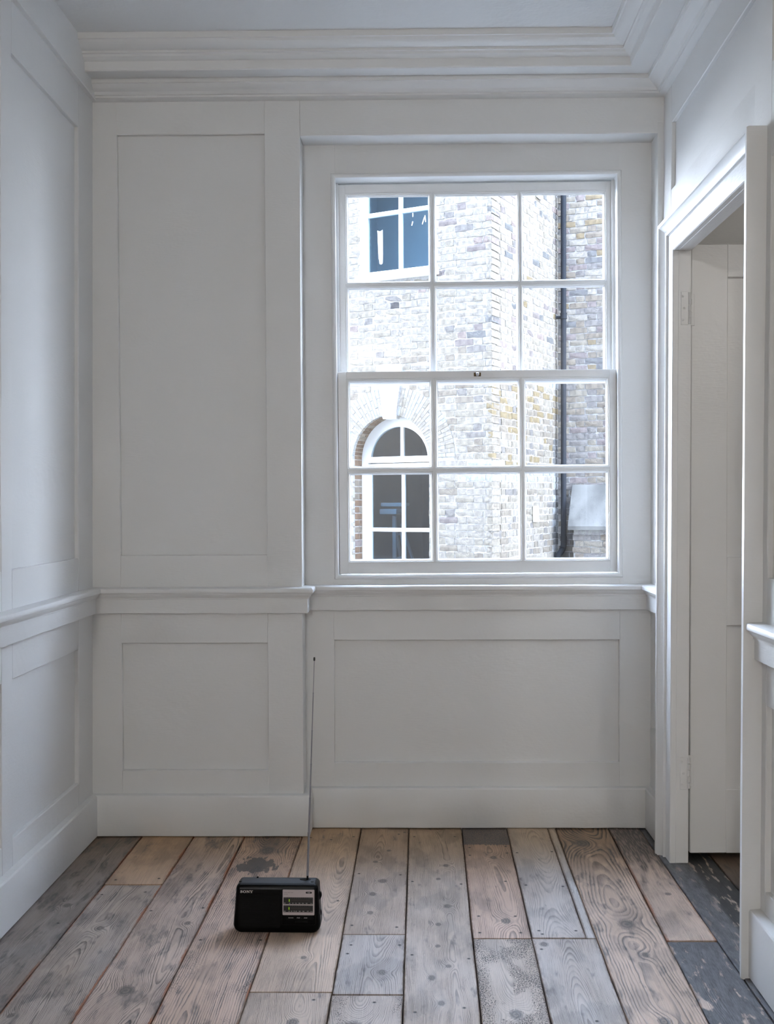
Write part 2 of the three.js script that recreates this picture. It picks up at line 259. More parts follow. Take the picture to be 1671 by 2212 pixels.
const PL = [ // [left edge, right edge, far z, near z, look]
  [0, 1, FAR, NEAR, { seed: 1.3, dark: 0.8, rust: 0.8, heart: 0.1, depth: 0.012, slope: 0.006, knots: [[0.2, 1.32, 0.012], [-0.1, 0.93, 0.014], [0.22, 0.62, 0.01]], stain: 0.32, grey: 0.55, early: [0.37, 0.31, 0.265], contrast: 0.7, nails: [[0.35, 1.9], [-0.3, 1.88], [0.3, 1.2]] }],
  [1, 2, FAR, -2.928, { seed: 2.1, rust: 0.8, heart: 0.9, depth: 0.1, gap: 0.0045, contrast: 0.4, stain: 0.02, early: [0.5, 0.38, 0.28], nails: [[-0.36, 0.5], [0.4, 0.5], [-0.36, 0.03], [0.38, 0.04], [-0.2, 0.42]] }],
  [1, 2, -2.924, NEAR, { seed: 3.7, rust: 0.8, heart: 0.02, depth: 0.004, slope: 0.012, gap: 0.0075, knots: [[-0.02, 1.17, 0.012], [-0.34, 0.72, 0.009]], stain: 0.24, grey: 0.45, early: [0.43, 0.36, 0.3], nails: [[0.3, 1.42], [-0.4, 1.4]] }],
  [2, 3, FAR, NEAR, { seed: 4.9, rust: 0.8, heart: 0.25, depth: 0.02, slope: 0.012, gap: 0.0072, knots: [[-0.05, 0.83, 0.021], [-0.12, 0.55, 0.013], [-0.3, 0.2, 0.018], [0.3, 1.2, 0.01]], stain: 0.3, grey: 0.12, early: [0.5, 0.41, 0.35], contrast: 0.85, nails: [[0.42, 1.3], [-0.4, 1.28]] }],
  [3, 4, FAR, NEAR, { seed: 6.4, coarse: 0.6, rust: 0.8, heart: -0.1, depth: 0.022, slope: -0.006, gap: 0.0085, knots: [[0.0, 1.76, 0.03], [-0.28, 0.62, 0.014], [0.15, 0.3, 0.014], [0.35, 1.5, 0.01]], stain: 0.24, grey: 0.05, early: [0.52, 0.4, 0.325], late: [0.12, 0.1, 0.095], contrast: 0.9, wear: 0.25, nails: [[-0.4, 1.1], [0.42, 1.1]],
    paintFn: (u, v, l, S) => { const d = Math.hypot((u + 0.08) * 0.5, (v - 1.63) * 2.6) + 0.13 * fbm(u * 7, v * 12 + 3, 5), e = Math.hypot(u * 0.55, (v - 1.84) * 1.5) + 0.1 * fbm(u * 4 + 4, v * 9, 4); return [0.055, 0.055, 0.058, Math.max(ss(0.17, 0.14, d) * 0.85, ss(0.26, 0.08, e) * 0.75 * (0.5 + 0.5 * l))]; } }],
  [4, 5, FAR, -2.279, { seed: 7.7, heart: 0.25, depth: 0.05, slope: -0.01, gap: 0.0052, contrast: 0.6, knots: [[0.05, 0.17, 0.008]], stain: 0.0, early: [0.53, 0.43, 0.345], nails: [[-0.35, 1.05], [0.4, 1.06], [0.02, 1.03], [-0.3, 0.5], [0.35, 0.52], [0.1, 0.36]] }],
  [4, 5, -2.274, NEAR, { seed: 8.8, heart: 0.1, depth: 0.016, gap: 0.0065, contrast: 0.65, knots: [[0.12, 0.69, 0.014]], stain: 0.03, early: [0.53, 0.44, 0.36], nails: [[-0.38, 0.5], [0.05, 0.52], [0.38, 0.5], [0.3, 0.79]], grey: 0.15 }],
  [5, 6, FAR, -2.59, { seed: 9.2, heart: 0.0, depth: 0.008, gap: 0.0068, contrast: 0.6, knots: [[-0.12, 0.52, 0.009], [0.06, 0.36, 0.014], [-0.1, 0.26, 0.012], [0.12, 0.62, 0.008], [-0.1, 0.13, 0.01]], stain: 0.06, grey: 0.3, early: [0.46, 0.37, 0.3], nails: [[-0.4, 0.42], [0.38, 0.41], [-0.38, 0.05], [0.36, 0.04], [0.3, 0.78], [0.42, 0.8]] }],
  [5, 6, -2.586, -2.273, { seed: 10.4, heart: 0.15, depth: 0.03, gap: 0.006, contrast: 0.6, knots: [[0.18, 0.1, 0.012]], stain: 0.1, grey: 0.5, early: [0.47, 0.41, 0.37], nails: [[-0.35, 0.25], [0.42, 0.25], [-0.38, 0.2]] }],
  [5, 6, -2.262, NEAR, { seed: 11.6, heart: -0.1, depth: 0.02, gap: 0.006, contrast: 0.62, knots: [[-0.15, 0.67, 0.024]], stain: 0.06, grey: 0.3, wear: 0.3, early: [0.5, 0.43, 0.37], nails: [[0.1, 0.78]] }],
  [6, 7, FAR, NEAR, { seed: 12.8, heart: 0.12, depth: 0.009, slope: 0.003, gap: 0.006, contrast: 0.62, knots: [[0.16, 1.63, 0.011], [0.02, 1.52, 0.008], [0.15, 1.32, 0.012], [0.0, 1.2, 0.009], [0.12, 0.96, 0.008], [-0.02, 1.07, 0.008], [0.0, 0.78, 0.01], [-0.12, 0.9, 0.011]], stain: 0.04, grey: 0.32, wear: 0.12, early: [0.48, 0.4, 0.33], nails: [[-0.4, 1.9], [0.36, 1.9], [-0.42, 1.5], [0.4, 1.48], [-0.4, 1.02], [0.42, 1.0], [0.3, 0.76], [-0.35, 0.74]] }],
  [7, 8, FAR, -2.568, { seed: 13.9, heart: 0.1, depth: 0.02, slope: 0.01, gap: 0.0085, contrast: 0.65, knots: [[0.1, 0.58, 0.012], [0.12, 0.1, 0.015]], stain: 0.02, early: [0.49, 0.375, 0.305], nails: [[-0.4, 0.6], [0.4, 0.62], [-0.38, 0.67], [0.4, 0.68], [-0.36, 0.13], [0.3, 0.13], [-0.38, 0.03], [0.34, 0.03], [0.25, 0.38]],
    paintFn: (u, v) => [0.045, 0.047, 0.05, ss(0.69, 0.7, v + 0.008 * N2(u * 20, 3)) * (0.8 + 0.2 * N2(u * 40, v * 60))] }],
  [7, 8, -2.562, NEAR, { seed: 15.1, heart: 0.0, depth: 0.02, gap: 0.007, contrast: 0.4, knots: [[0.02, 0.73, 0.018]], stain: 0.0, grey: 0.25, wear: 1.0, early: [0.52, 0.45, 0.38] }],
  [8, 8.5, FAR, -2.568, { seed: 16.3, heart: 0.1, depth: 0.06, gap: 0.0055, contrast: 0.4, stain: 0.0, grey: 0.55, early: [0.52, 0.46, 0.41], nails: [[-0.4, 0.62], [0.42, 0.63], [-0.38, 0.35], [0.4, 0.34], [-0.35, 0.04], [0.36, 0.04], [-0.3, 0.02]] }],
  [8.5, 9, FAR, -2.568, { seed: 17.5, heart: 0.9, depth: 0.1, gap: 0.004, contrast: 0.2, stain: 0.0, grey: 0.75, early: [0.54, 0.5, 0.46] }],
  [8, 9, -2.562, NEAR, { seed: 18.7, heart: 0.06, depth: 0.018, gap: 0.0052, contrast: 0.6, knots: [[-0.34, 1.08, 0.012]], stain: 0.07, grey: 0.5, early: [0.48, 0.42, 0.37], nails: [[0.1, 0.7], [-0.4, 1.05]] }],
  [9, 10, FAR, NEAR, { seed: 19.2, coarse: 0.75, heart: 0.05, depth: 0.03, slope: 0.01, gap: 0.0095, contrast: 0.85, knots: [[-0.12, 1.83, 0.028], [0.03, 1.2, 0.026], [0.1, 1.02, 0.012], [-0.05, 0.7, 0.016]], stain: 0.22, grey: 0.08, early: [0.5, 0.395, 0.315], late: [0.11, 0.095, 0.09],
    paintFn: (u, v, l) => [0.045, 0.04, 0.036, 0.72 * ss(1.62, 1.8, v + 0.1 * N2(u * 5, v * 4)) * (0.45 + 0.55 * l)] }],
  [10, 11, FAR, -2.553, { seed: 20.6, rust: 0.6, heart: 1.6, depth: 0.02, gap: 0.0042, contrast: 0.8, warm: 0, knots: [[0.1, 0.3, 0.009]], stain: 0.1, early: [0.52, 0.42, 0.35],
    paintFn: (u, v, l, S) => { const q = ss(0.4, 0.62, v + 0.14 * N2(u * 4, v * 6) - 0.05 * u) * (0.6 + 0.4 * ss(-0.4, 0.2, N2(u * 16, v * 14))); return [0.05, 0.044, 0.04, q * 0.85]; } }],
  [10, 11, -2.549, NEAR, { seed: 21.8, heart: 0.3, depth: 0.05, gap: 0.005, contrast: 0.65, stain: 0, early: [0.5, 0.42, 0.36], paintFn: (u, v, l, S) => [...greyPaint.map((c) => c * scuff(u, v, S)), 1 - ss(0.3, 0.6, fbm(u * 3 + S, v * 8, 5) + 0.42 * ss(-0.25, -0.55, u) + 0.1 * N2(u * 60, v * 50))] }],
  [11, 12, FAR, NEAR, { seed: 22.4, heart: 0.0, depth: 0.03, gap: 0.006, contrast: 0.6, stain: 0.1, early: [0.46, 0.39, 0.34], paintFn: (u, v, l, S) => { const lane = ss(-0.08, 0.02, u + 0.05 * N2(v * 7, S)), wearOff = ss(0.2, 0.5, fbm(u * 5 + S, v * 7, 5) + 0.28 * ss(0.6, 0.4, Math.abs(v - 0.95) * 2) * lane); const k = scuff(u, v, S); return [k * mix(greyPaint[0], blackPaint[0], lane), k * mix(greyPaint[1], blackPaint[1], lane), k * mix(greyPaint[2], blackPaint[2], lane), 1 - wearOff * 0.9 * (0.45 + 0.55 * lane)]; } }],
  [12, 13, FAR, NEAR, { seed: 23.9, heart: 0.2, depth: 0.05, gap: 0.006, contrast: 0.6, stain: 0.2, dark: 0.3, res: 200 }],
];
const xAt = (e, z) => e === 8.5 ? mix(0.4349, 0.4073, (z + 3.45) / 1.55) : edgeX(e, z);
PL.forEach(([a, b, zf, zn, look], k) => {
  const gap = 0.0011, fl = [xAt(a, zf) + gap, zf], fr = [xAt(b, zf) - gap, zf], nr = [xAt(b, zn) - gap, zn], nl = [xAt(a, zn) + gap, zn];
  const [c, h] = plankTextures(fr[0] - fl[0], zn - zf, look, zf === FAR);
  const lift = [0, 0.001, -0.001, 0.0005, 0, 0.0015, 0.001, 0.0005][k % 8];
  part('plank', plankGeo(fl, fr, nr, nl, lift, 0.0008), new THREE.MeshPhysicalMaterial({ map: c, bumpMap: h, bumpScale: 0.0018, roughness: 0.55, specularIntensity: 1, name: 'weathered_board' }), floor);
});
{ // the boards behind the camera and in the next room
  const [c] = plankTextures(0.16, 2, { seed: 31, res: 200, contrast: 0.6, stain: 0.08, grey: 0.3 }), m = new THREE.MeshStandardMaterial({ map: c, roughness: 0.65, name: 'weathered_board_behind' });
  for (let k = 0; k < 13; k++) part('plank', plankGeo([EDGE[k][1] + 0.001, NEAR + 0.004], [EDGE[k + 1][1] - 0.001, NEAR + 0.004], [EDGE[k + 1][1] - 0.001, REAR], [EDGE[k][1] + 0.001, REAR], 0), m, floor);
  for (let k = 0; k < 9; k++) part('plank', plankGeo([1.042 + k * 0.165, FAR], [1.204 + k * 0.165, FAR], [1.204 + k * 0.165, REAR], [1.042 + k * 0.165, REAR], 0), m, floor);
}

// ---- window wall: panelled left part, recess with the window
const wallBack = thing('wall_back', 'white panelled window wall with a shallow recess for the sash window', 'wall', [0, 0, 0], 'structure');
const wb = (name, ...b) => part(name, board(...b), mats.wall, wallBack);
const FZ = 0.0008;
wb('backing', -1.3, RX0 - 0.012, -0.12, 2.6, -3.56, ZA - 0.022);
const panelZ = ZA - 0.0155;
wb('stile', -1.06, -0.9225, -0.02, 2.46, ZA - 0.022, ZA, 0.0018, FZ); wb('stile', -0.4585, RX0, -0.02, 2.46, ZA - 0.022, ZA, 0.0018, FZ);
wb('rail', -0.924, -0.457, 2.2145, 2.46, ZA - 0.022, ZA - 0.0003, 0.0018, FZ); wb('rail', -0.924, -0.457, 0.6135, 0.893, ZA - 0.022, ZA - 0.0003, 0.0018, FZ); wb('rail', -0.924, -0.457, -0.02, 0.2085, ZA - 0.022, ZA - 0.0003, 0.0018, FZ);
wb('panel', -0.93, -0.45, 0.88, 2.225, ZA - 0.0215, panelZ, 0.001); wb('panel', -0.93, -0.45, 0.2, 0.622, ZA - 0.0215, panelZ, 0.001);
wb('recess_side', RX0 - 0.02, RX0 - 0.0004, -0.02, 2.24, ZR - 0.05, ZA - 0.004, 0.002, FZ);
wb('recess_side', RX1, RX1 + 0.05, -0.02, 2.24, ZR - 0.05, ZA, 0.002, FZ);
wb('rail', RX0, 0.83, RTOP, 2.46, ZR - 0.05, ZA - 0.0005, 0.002, FZ);
// window surround, flush boards in the recess
const WX0 = -0.243, WX1 = 0.6655, WY0 = 0.8225, WY1 = 2.1055;
wb('surround_board', RX0 - 0.02, WX0, 0.8, 2.215, ZR - 0.03, ZR, 0.001, FZ); wb('surround_board', WX1, RX1 + 0.02, 0.8, 2.215, ZR - 0.03, ZR, 0.001, FZ);
wb('surround_board', WX0 - 0.002, WX1 + 0.002, WY1, 2.215, ZR - 0.03, ZR - 0.0004, 0.001, FZ);
// apron below the window
wb('stile', RX0 - 0.02, -0.254, -0.02, 0.82, ZR - 0.03, ZR, 0.0018, FZ); wb('stile', 0.6695, RX1 + 0.02, -0.02, 0.82, ZR - 0.03, ZR, 0.0018, FZ);
wb('rail', -0.256, 0.671, 0.6105, WY0, ZR - 0.03, ZR - 0.0003, 0.0018, FZ); wb('rail', -0.256, 0.671, -0.02, 0.2115, ZR - 0.03, ZR - 0.0003, 0.0018, FZ);
wb('panel', -0.27, 0.69, 0.195, 0.625, ZR - 0.029, ZR - 0.0155, 0.001);
wb('backing', RX0 - 0.02, 0.9, -0.12, 0.76, -3.56, ZR - 0.03); wb('backing', RX0 - 0.02, WX0 - 0.04, 0.7, 2.3, -3.56, ZR - 0.03); wb('backing', WX1 + 0.04, 0.9, 0.7, 2.3, -3.56, ZR - 0.03); wb('backing', RX0 - 0.02, 0.9, 2.15, 2.6, -3.56, ZR - 0.03);

// ---- left wall (local x runs towards the window, z out into the room)
const wallLeft = thing('wall_left', 'white panelled left wall with tall upper panels above low ones', 'wall', [XL(0), 0, 0], 'structure');
wallLeft.rotation.set(0, Math.PI / 2, -0.0105, 'ZYX');
const wl = (name, ...b) => part(name, board(...b), mats.wall, wallLeft);
wl('backing', -REAR - 0.1, 3.7, -0.12, 2.6, -0.3, -0.024);
const LP = [[2.68, 3.2165], [2.05, 2.608], [1.4, 1.96], [0.6, 1.31], [-0.2, 0.51], [-1, -0.29], [-1.8, -1.09], [-2.8, -1.9], [-4.2, -2.9]];
wl('stile', 3.2165, 3.44, -0.02, 2.46, -0.024, 0, 0.0018, FZ);
LP.forEach(([a, b], k) => {
  const prev = k + 1 < LP.length ? LP[k + 1][1] : -REAR - 0.1;
  wl('stile', prev, a, -0.02, 2.46, -0.024, 0, 0.0018, FZ);
  for (const [y0, y1] of [[2.19, 2.46], [0.6125, 0.891], [-0.02, 0.2045]]) wl('rail', a - 0.001, b + 0.001, y0, y1, -0.024, -0.0003, 0.0018, FZ);
  wl('panel', a - 0.01, b + 0.01, 0.88, 2.2, -0.0235, -0.0125, 0.001); wl('panel', a - 0.01, b + 0.01, 0.195, 0.622, -0.0235, -0.0125, 0.001);
});
wl('frieze_board', -REAR, 3.36, 2.318, 2.46, -0.005, 0.0145, 0.0015, FZ);

// ---- right wall with the doorway (local x runs towards the camera, z out into the room)
const wallRight = thing('wall_right', 'white panelled right wall with a narrow doorway', 'wall', [XR(0), 0, 0], 'structure');
wallRight.rotation.set(0, -Math.PI / 2, -0.003, 'ZYX');
const wr = (name, ...b) => { // the far top of the wall bows outwards
  const g = board(...b), p = g.attributes.position;
  for (let i = 0; i < p.count; i++) p.setZ(i, p.getZ(i) - 0.016 * ss(1.0, 2.1, p.getY(i)) * ss(-1.9, -3.3, p.getX(i)));
  return part(name, g, mats.wall, wallRight);
};
const DZ0 = -3.1, DZ1 = -2.44, DTOP = 1.782;                                    // clear door opening
wr('backing', -3.62, DZ0 - 0.06, -0.12, 2.6, -0.05, -0.024); wr('backing', DZ1 + 0.06, REAR + 0.1, -0.12, 2.6, -0.05, -0.024); wr('backing', DZ0 - 0.1, DZ1 + 0.1, DTOP + 0.05, 2.6, -0.05, -0.024);
wr('stile', -3.37, -3.26, 1.0, 2.46, -0.024, 0, 0.0018, FZ); wr('stile', -3.37, DZ0 - 0.03, -0.02, 1.86, -0.024, -0.0004, 0.0018);
wr('rail', -3.261, 0.2, 2.204, 2.46, -0.024, -0.0003, 0.0018, FZ); wr('rail', -3.261, -2.3, 1.8, 2.003, -0.024, -0.0003, 0.0018, FZ);
wr('panel', -3.27, -2.3, 1.99, 2.22, -0.0235, -0.0125, 0.001);
wr('stile', -2.44, -2.318, -0.02, 2.46, -0.024, 0, 0.0018, FZ);
for (const [a, b] of [[-2.318, -1.75], [-1.66, -1.0], [-0.9, 0], [0.1, 1], [1.1, 2.3], [2.4, 4.3]]) {
  for (const [y0, y1] of [[2.19, 2.46], [0.6125, 0.891], [-0.02, 0.2045]]) wr('rail', a - 0.001, b + 0.001, y0, y1, -0.024, -0.0003, 0.0018);
  wr('panel', a - 0.01, b + 0.01, 0.88, 2.2, -0.0235, -0.0125, 0.001); wr('panel', a - 0.01, b + 0.01, 0.195, 0.622, -0.0235, -0.0125, 0.001);
  wr('stile', b, b + 0.1, -0.02, 2.46, -0.024, 0, 0.0018);
}
// architrave: flat inner face, hollow and raised outer band
{
  const prof = [[0, -0.02], [0.093, -0.02], [0.093, 0.026], [0.091, 0.029], [0.081, 0.029], [0.079, 0.026], [0.074, 0.0235], [0.066, 0.0175], [0.059, 0.0155], [0.057, 0.0175], [0.0535, 0.0175], [0.0525, 0.0135], [0.0515, 0.0125], [0.002, 0.0125], [0, 0.0105]];
  // the path runs round the opening with the moulding on its outer side
  const path = [[DZ0, -0.002], [DZ0, DTOP], [DZ1, DTOP], [DZ1, -0.002]];
  const g = sweep(prof.map(([a, b]) => [a, b > 0 ? b * 1.42 : b]), path, front, { wob: 0.0003, step: 0.2 });
  const arch = thing('trim_1', 'white moulded architrave around the doorway', 'door trim', [XR(0), 0, 0], 'structure');
  arch.rotation.set(0, -Math.PI / 2, -0.003, 'ZYX');
  part('architrave', g, mats.gloss, arch);
  part('door_lining', [board(DZ0 - 0.055, DZ0 + 0.001, 0, DTOP + 0.05, -0.036, 0.002), board(DZ1 - 0.001, DZ1 + 0.055, 0, DTOP + 0.05, -0.036, 0.002), board(DZ0 - 0.05, DZ1 + 0.05, DTOP - 0.001, DTOP + 0.05, -0.036, 0.002)], mats.gloss, arch);
}

// ---- rear wall, next room and ceiling close the house
const wallRear = thing('wall_rear', 'plain white wall behind the camera', 'wall', [0, 0, 0], 'structure');
part('plaster', board(-1.3, 2.9, -0.12, 2.6, REAR, REAR + 0.2), mats.wall, wallRear);
const wallNext = thing('wall_next_room', 'plain white walls of the room beyond the doorway', 'wall', [0, 0, 0], 'structure');
part('plaster', board(2.6, 2.8, -0.12, 2.6, -3.6, REAR), mats.wall, wallNext); part('plaster', board(0.84, 2.7, -0.12, 2.6, -3.6, -3.36), mats.wall, wallNext);
const ceiling = thing('ceiling', 'flat white ceiling meeting the stepped cornice', 'ceiling', [0, 0, 0], 'structure');
part('plaster', board(-1.3, 2.9, CEIL, 2.65, -3.6, REAR + 0.2), mats.ceiling, ceiling);

// ---- cornice, dado rail, baseboards: one mitred run each
const cornice = thing('trim_2', 'white stepped cornice running along the window wall and the right wall', 'cornice', [0, 0, 0], 'structure');
{
  const p = [[-0.01, 2.316], [0, 2.316], [0.006, 2.3165], [0.015, 2.321], [0.02, 2.3225], [0.0205, 2.328], [0.027, 2.3285], [0.029, 2.332], [0.033, 2.3365], [0.041, 2.3395], [0.05, 2.344], [0.056, 2.3495], [0.0575, 2.352], [0.0625, 2.3525], [0.0625, 2.366], [0.119, 2.3635], [0.126, 2.3622], [0.129, 2.365], [0.132, 2.389], [0.136, 2.3898], [0.141, 2.3935], [0.148, 2.397], [0.1515, 2.403], [0.157, 2.404], [0.157, 2.411], [0.163, 2.412], [0.168, 2.4135], [0.178, 2.418], [0.187, 2.4235], [0.191, 2.43], [0.1965, 2.431], [0.1975, 2.4335], [0.1975, CEIL + 0.004], [-0.01, CEIL + 0.004]];
  part('cornice', sweep(p, [[XL(2.4) - 0.02, ZA], [XR(2.38) + 0.0155, ZA], [XR(2.38), -1.6], [XR(2.38), REAR]], plan, { wob: 0.0004, step: 0.25, crease: 0.5 }), mats.wall, cornice);
}
const DADO = [[-0.006, 0.7095], [0.0165, 0.7095], [0.0175, 0.711], [0.0175, 0.7545], [0.0205, 0.7555], [0.0205, 0.7585], [0.0225, 0.7615], [0.0265, 0.7655], [0.029, 0.7705], [0.029, 0.773], [0.0345, 0.7738], [0.0365, 0.7765], [0.0365, 0.785], [0.0345, 0.7885], [0.03, 0.7905], [-0.006, 0.7925]];
const dado = thing('trim_3', 'white dado rail along the left wall, under the window and round its recess', 'dado rail', [0, 0, 0], 'structure');
part('dado_rail', sweep(DADO, [[XL(0.75), REAR], [XL(0.75), ZA], [RX0, ZA], [RX0, ZR], [RX1, ZR], [RX1, -3.196]], plan, { wob: 0.0008, step: 0.07, seed: 3 }), mats.wall, dado);
const dado2 = thing('trim_4', 'short run of white dado rail on the near right wall beside the doorway', 'dado rail', [0, 0, 0], 'structure');
part('dado_rail', sweep(DADO, [[XR(0.75), DZ1 + 0.093], [XR(0.75), REAR]], plan, { wob: 0.0005, step: 0.1 }), mats.wall, dado2);
const SK = [[-0.004, 0.0035], [0.0205, 0.0035], [0.0215, 0.005], [0.0215, 0.1275], [0.0185, 0.1325], [-0.004, 0.1345]];
const skirt = thing('baseboard_left', 'tall plain white baseboard along the left wall', 'baseboard', [0, 0, 0], 'structure');
part('baseboard', sweep(SK, [[XL(0.06), REAR], [XL(0.06), ZA + 0.0214]], plan, { wob: 0.0006, step: 0.15, seed: 5 }), mats.wall, skirt);
const skirtB = thing('baseboard_back', 'tall plain white baseboard under the window, with a step at the recess', 'baseboard', [0, 0, 0], 'structure');
part('baseboard', sweep(SK, [[XL(0.06) + 0.003, ZA], [RX0, ZA], [RX0, ZR], [RX1, ZR], [RX1, -3.196]], plan, { wob: 0.0006, step: 0.1, seed: 8 }), mats.wall, skirtB);
const skirtR = thing('baseboard_right', 'tall plain white baseboard on the near right wall', 'baseboard', [0, 0, 0], 'structure');
part('baseboard', sweep(SK.map(([a, b]) => [a + (a > 0 ? 0.004 : 0), b + (b > 0.1 ? 0.022 : 0)]), [[XR(0.06), DZ1 + 0.093], [XR(0.06), REAR]], plan, { wob: 0.0004, step: 0.15 }), mats.wall, skirtR);

// ---- the sash window
const win = thing('window_1', 'white twelve-pane sash window in a shallow recess', 'window', [0.211, 1.464, -3.47], 'structure');
win.rotation.z = 0.005;
{
  const ox = 0.211, oy = 1.464, oz = -3.47, B = (x0, x1, y0, y1, z0, z1, r = 0.0012, w = 0) => board(x0 - ox, x1 - ox, y0 - oy, y1 - oy, z0 - oz, z1 - oz, r, w);
  part('box_frame', [B(WX0 - 0.05, WX0 - 0.002, 0.76, 2.17, -3.6, ZR - 0.008), B(WX1 + 0.002, WX1 + 0.05, 0.76, 2.17, -3.6, ZR - 0.008), B(WX0 - 0.05, WX1 + 0.05, WY1 + 0.003, 2.17, -3.6, ZR - 0.008), B(WX0 - 0.05, WX1 + 0.05, 0.73, WY0 - 0.004, -3.63, ZR - 0.008)], mats.gloss, win);
  part('parting_bead', [B(WX0 - 0.003, WX0 + 0.008, WY0, WY1, -3.517, -3.508), B(WX1 - 0.008, WX1 + 0.003, WY0, WY1, -3.517, -3.508)], mats.gloss, win);
  // staff bead round the opening, standing a little proud of the surround
  const bp = [[0.002, -0.02], [0.002, 0.003], [-0.001, 0.0055], [-0.005, 0.0068], [-0.0095, 0.0055], [-0.0115, 0.002], [-0.0115, -0.02]];
  part('staff_bead', sweep(bp, [[WX0 - ox, WY0 - oy], [WX1 - ox, WY0 - oy], [WX1 - ox, WY1 - oy], [WX0 - ox, WY1 - oy]], (p, q, b) => V(p, q, b + ZR - oz), { closed: true, wob: 0.0004, step: 0.08 }), mats.gloss, win);
  const mould = [[0.0, -0.004], [0.0, 0], [0.0022, 0], [0.0028, -0.0025], [0.0058, -0.0035], [0.0078, -0.0065], [0.0085, -0.0095], [0.0102, -0.0105], [0.0102, -0.017], [0, -0.017]];
  function sash(name, cols, rows, x0, x1, y0, y1, zf, label) {
    const s = new THREE.Group(); s.name = numbered(name); win.add(s); if (label) s.userData.label = label;
    const zb = zf - 0.038, mw = 0.0102, c0 = cols[0][0] - mw, c1 = cols[2][1] + mw, r0 = rows[0][0] - mw, r1 = rows[rows.length - 1][1] + mw;
    part('sash_frame', [B(x0, c0, y0, y1, zb, zf, 0.0012, 0.0003), B(c1, x1, y0, y1, zb, zf, 0.0012, 0.0003), B(c0 - 0.001, c1 + 0.001, y0, r0, zb, zf - 0.0002, 0.0012, 0.0003), B(c0 - 0.001, c1 + 0.001, r1, y1, zb, zf - 0.0002, 0.0012, 0.0003)], mats.gloss, s);
    const ring = (c, r) => sweep(mould.map(([a, b]) => [a, b]), [[c[0] - mw - ox, r[0] - mw - oy], [c[1] + mw - ox, r[0] - mw - oy], [c[1] + mw - ox, r[1] + mw - oy], [c[0] - mw - ox, r[1] + mw - oy]], (p, q, b) => V(p, q, b + zf - oz), { closed: true, step: 0.3 });
    const rings = []; for (const c of cols) for (const r of rows) rings.push(ring(c, r));
    part('moulding', rings, mats.gloss, s);
    for (let k = 0; k < 2; k++) part('glazing_bar', B(cols[k][1] + mw, cols[k + 1][0] - mw, r0, r1, zb, zf, 0.0006), mats.gloss, s);
    for (let k = 0; k + 1 < rows.length; k++) part('glazing_bar', B(c0, c1, rows[k][1] + mw, rows[k + 1][0] - mw, zb + 0.0005, zf - 0.0003, 0.0006), mats.gloss, s);
    for (const c of cols) for (const r of rows) part('pane', B(c[0] - 0.004, c[1] + 0.004, r[0] - 0.004, r[1] + 0.004, zf - 0.0195, zf - 0.0175, 0), mats.glass, s);
    return s;
  }
  const low = sash('lower_sash', [[-0.201, 0.0585], [0.085, 0.3458], [0.3707, 0.631]], [[0.8735, 1.149], [1.1775, 1.4505]], -0.2405, 0.6635, 0.826, 1.4845, -3.4695);
  sash('upper_sash', [[-0.2035, 0.059], [0.0855, 0.348], [0.3705, 0.6325]], [[1.49, 1.761], [1.788, 2.0645]], -0.242, 0.6645, 1.448, 2.1035, -3.5185);
  // fastener in the middle of the meeting rail
  const zf = -3.4695 - oz, fx = 0.2137 - ox, fy = 1.4715 - oy;
  const f = new THREE.Group(); f.name = 'sash_fastener'; f.position.set(fx, fy, zf); win.add(f); f.userData.label = 'small dark brass sash fastener on the meeting rail';
  part('plate', board(-0.0115, 0.0115, -0.006, 0.006, -0.001, 0.0022, 0.0008), mats.brass, f);
  const knob = new THREE.LatheGeometry([[0, 0], [0.0062, 0], [0.0066, 0.002], [0.0052, 0.0045], [0.0058, 0.0068], [0.0045, 0.0088], [0, 0.0095]].map((q) => new THREE.Vector2(...q)), 20).rotateX(Math.PI / 2).translate(0, 0, 0.002);
  part('knob', knob, mats.chrome, f);
}

// ---- door leaf standing open in the next room
const door = thing('door_1', 'white panelled door standing open beyond the doorway', 'door', [0, 0, 0], 'structure');
{
  const zf = -3.128, zb = zf - 0.034, x0 = 0.815, x1 = 1.445, b = (n, ...q) => part(n, board(...q), mats.gloss, door);
  b('stile', x0, 0.922, 0.02, 1.806, zb, zf, 0.0025, 0.0004); b('stile', 1.35, x1, 0.02, 1.806, zb, zf, 0.0025, 0.0004);
  for (const [y0, y1] of [[1.709, 1.806], [0.692, 0.894], [0.02, 0.209]]) b('rail', 0.92, 1.352, y0, y1, zb, zf - 0.0003, 0.0022, 0.0004);
  b('panel', 0.915, 1.36, 0.885, 1.715, zb + 0.01, zf - 0.011, 0.001); b('panel', 0.915, 1.36, 0.2, 0.7, zb + 0.01, zf - 0.011, 0.001);
  // painted H hinges across the joint of lining and door
  for (const y of [1.615, 0.265]) {
    const h = new THREE.Group(); h.name = numbered('hinge'); door.add(h); h.position.set(0.795, y, zf + 0.022);
    part('leaf', board(-0.017, 0.004, -0.048, 0.048, -0.008, 0.0088, 0.001), mats.gloss, h);
    part('leaf', board(0.01, 0.03, -0.046, 0.046, -0.024, -0.0185, 0.001), mats.gloss, h);
    for (let k = 0; k < 5; k++) part('knuckle', new THREE.CylinderGeometry(0.0052, 0.0052, 0.0165, 10).translate(0.0085 + (k % 2 ? 0.0012 : 0), -0.037 + k * 0.0185, 0.005), mats.gloss, h);
    for (const [sx, sy] of [[-0.012, 0.034], [-0.007, 0.0], [-0.012, -0.034]]) part('screw', new THREE.SphereGeometry(0.0036, 10, 6).scale(1, 1, 0.35).translate(sx, sy, 0.0092), mats.gloss, h);
  }
}

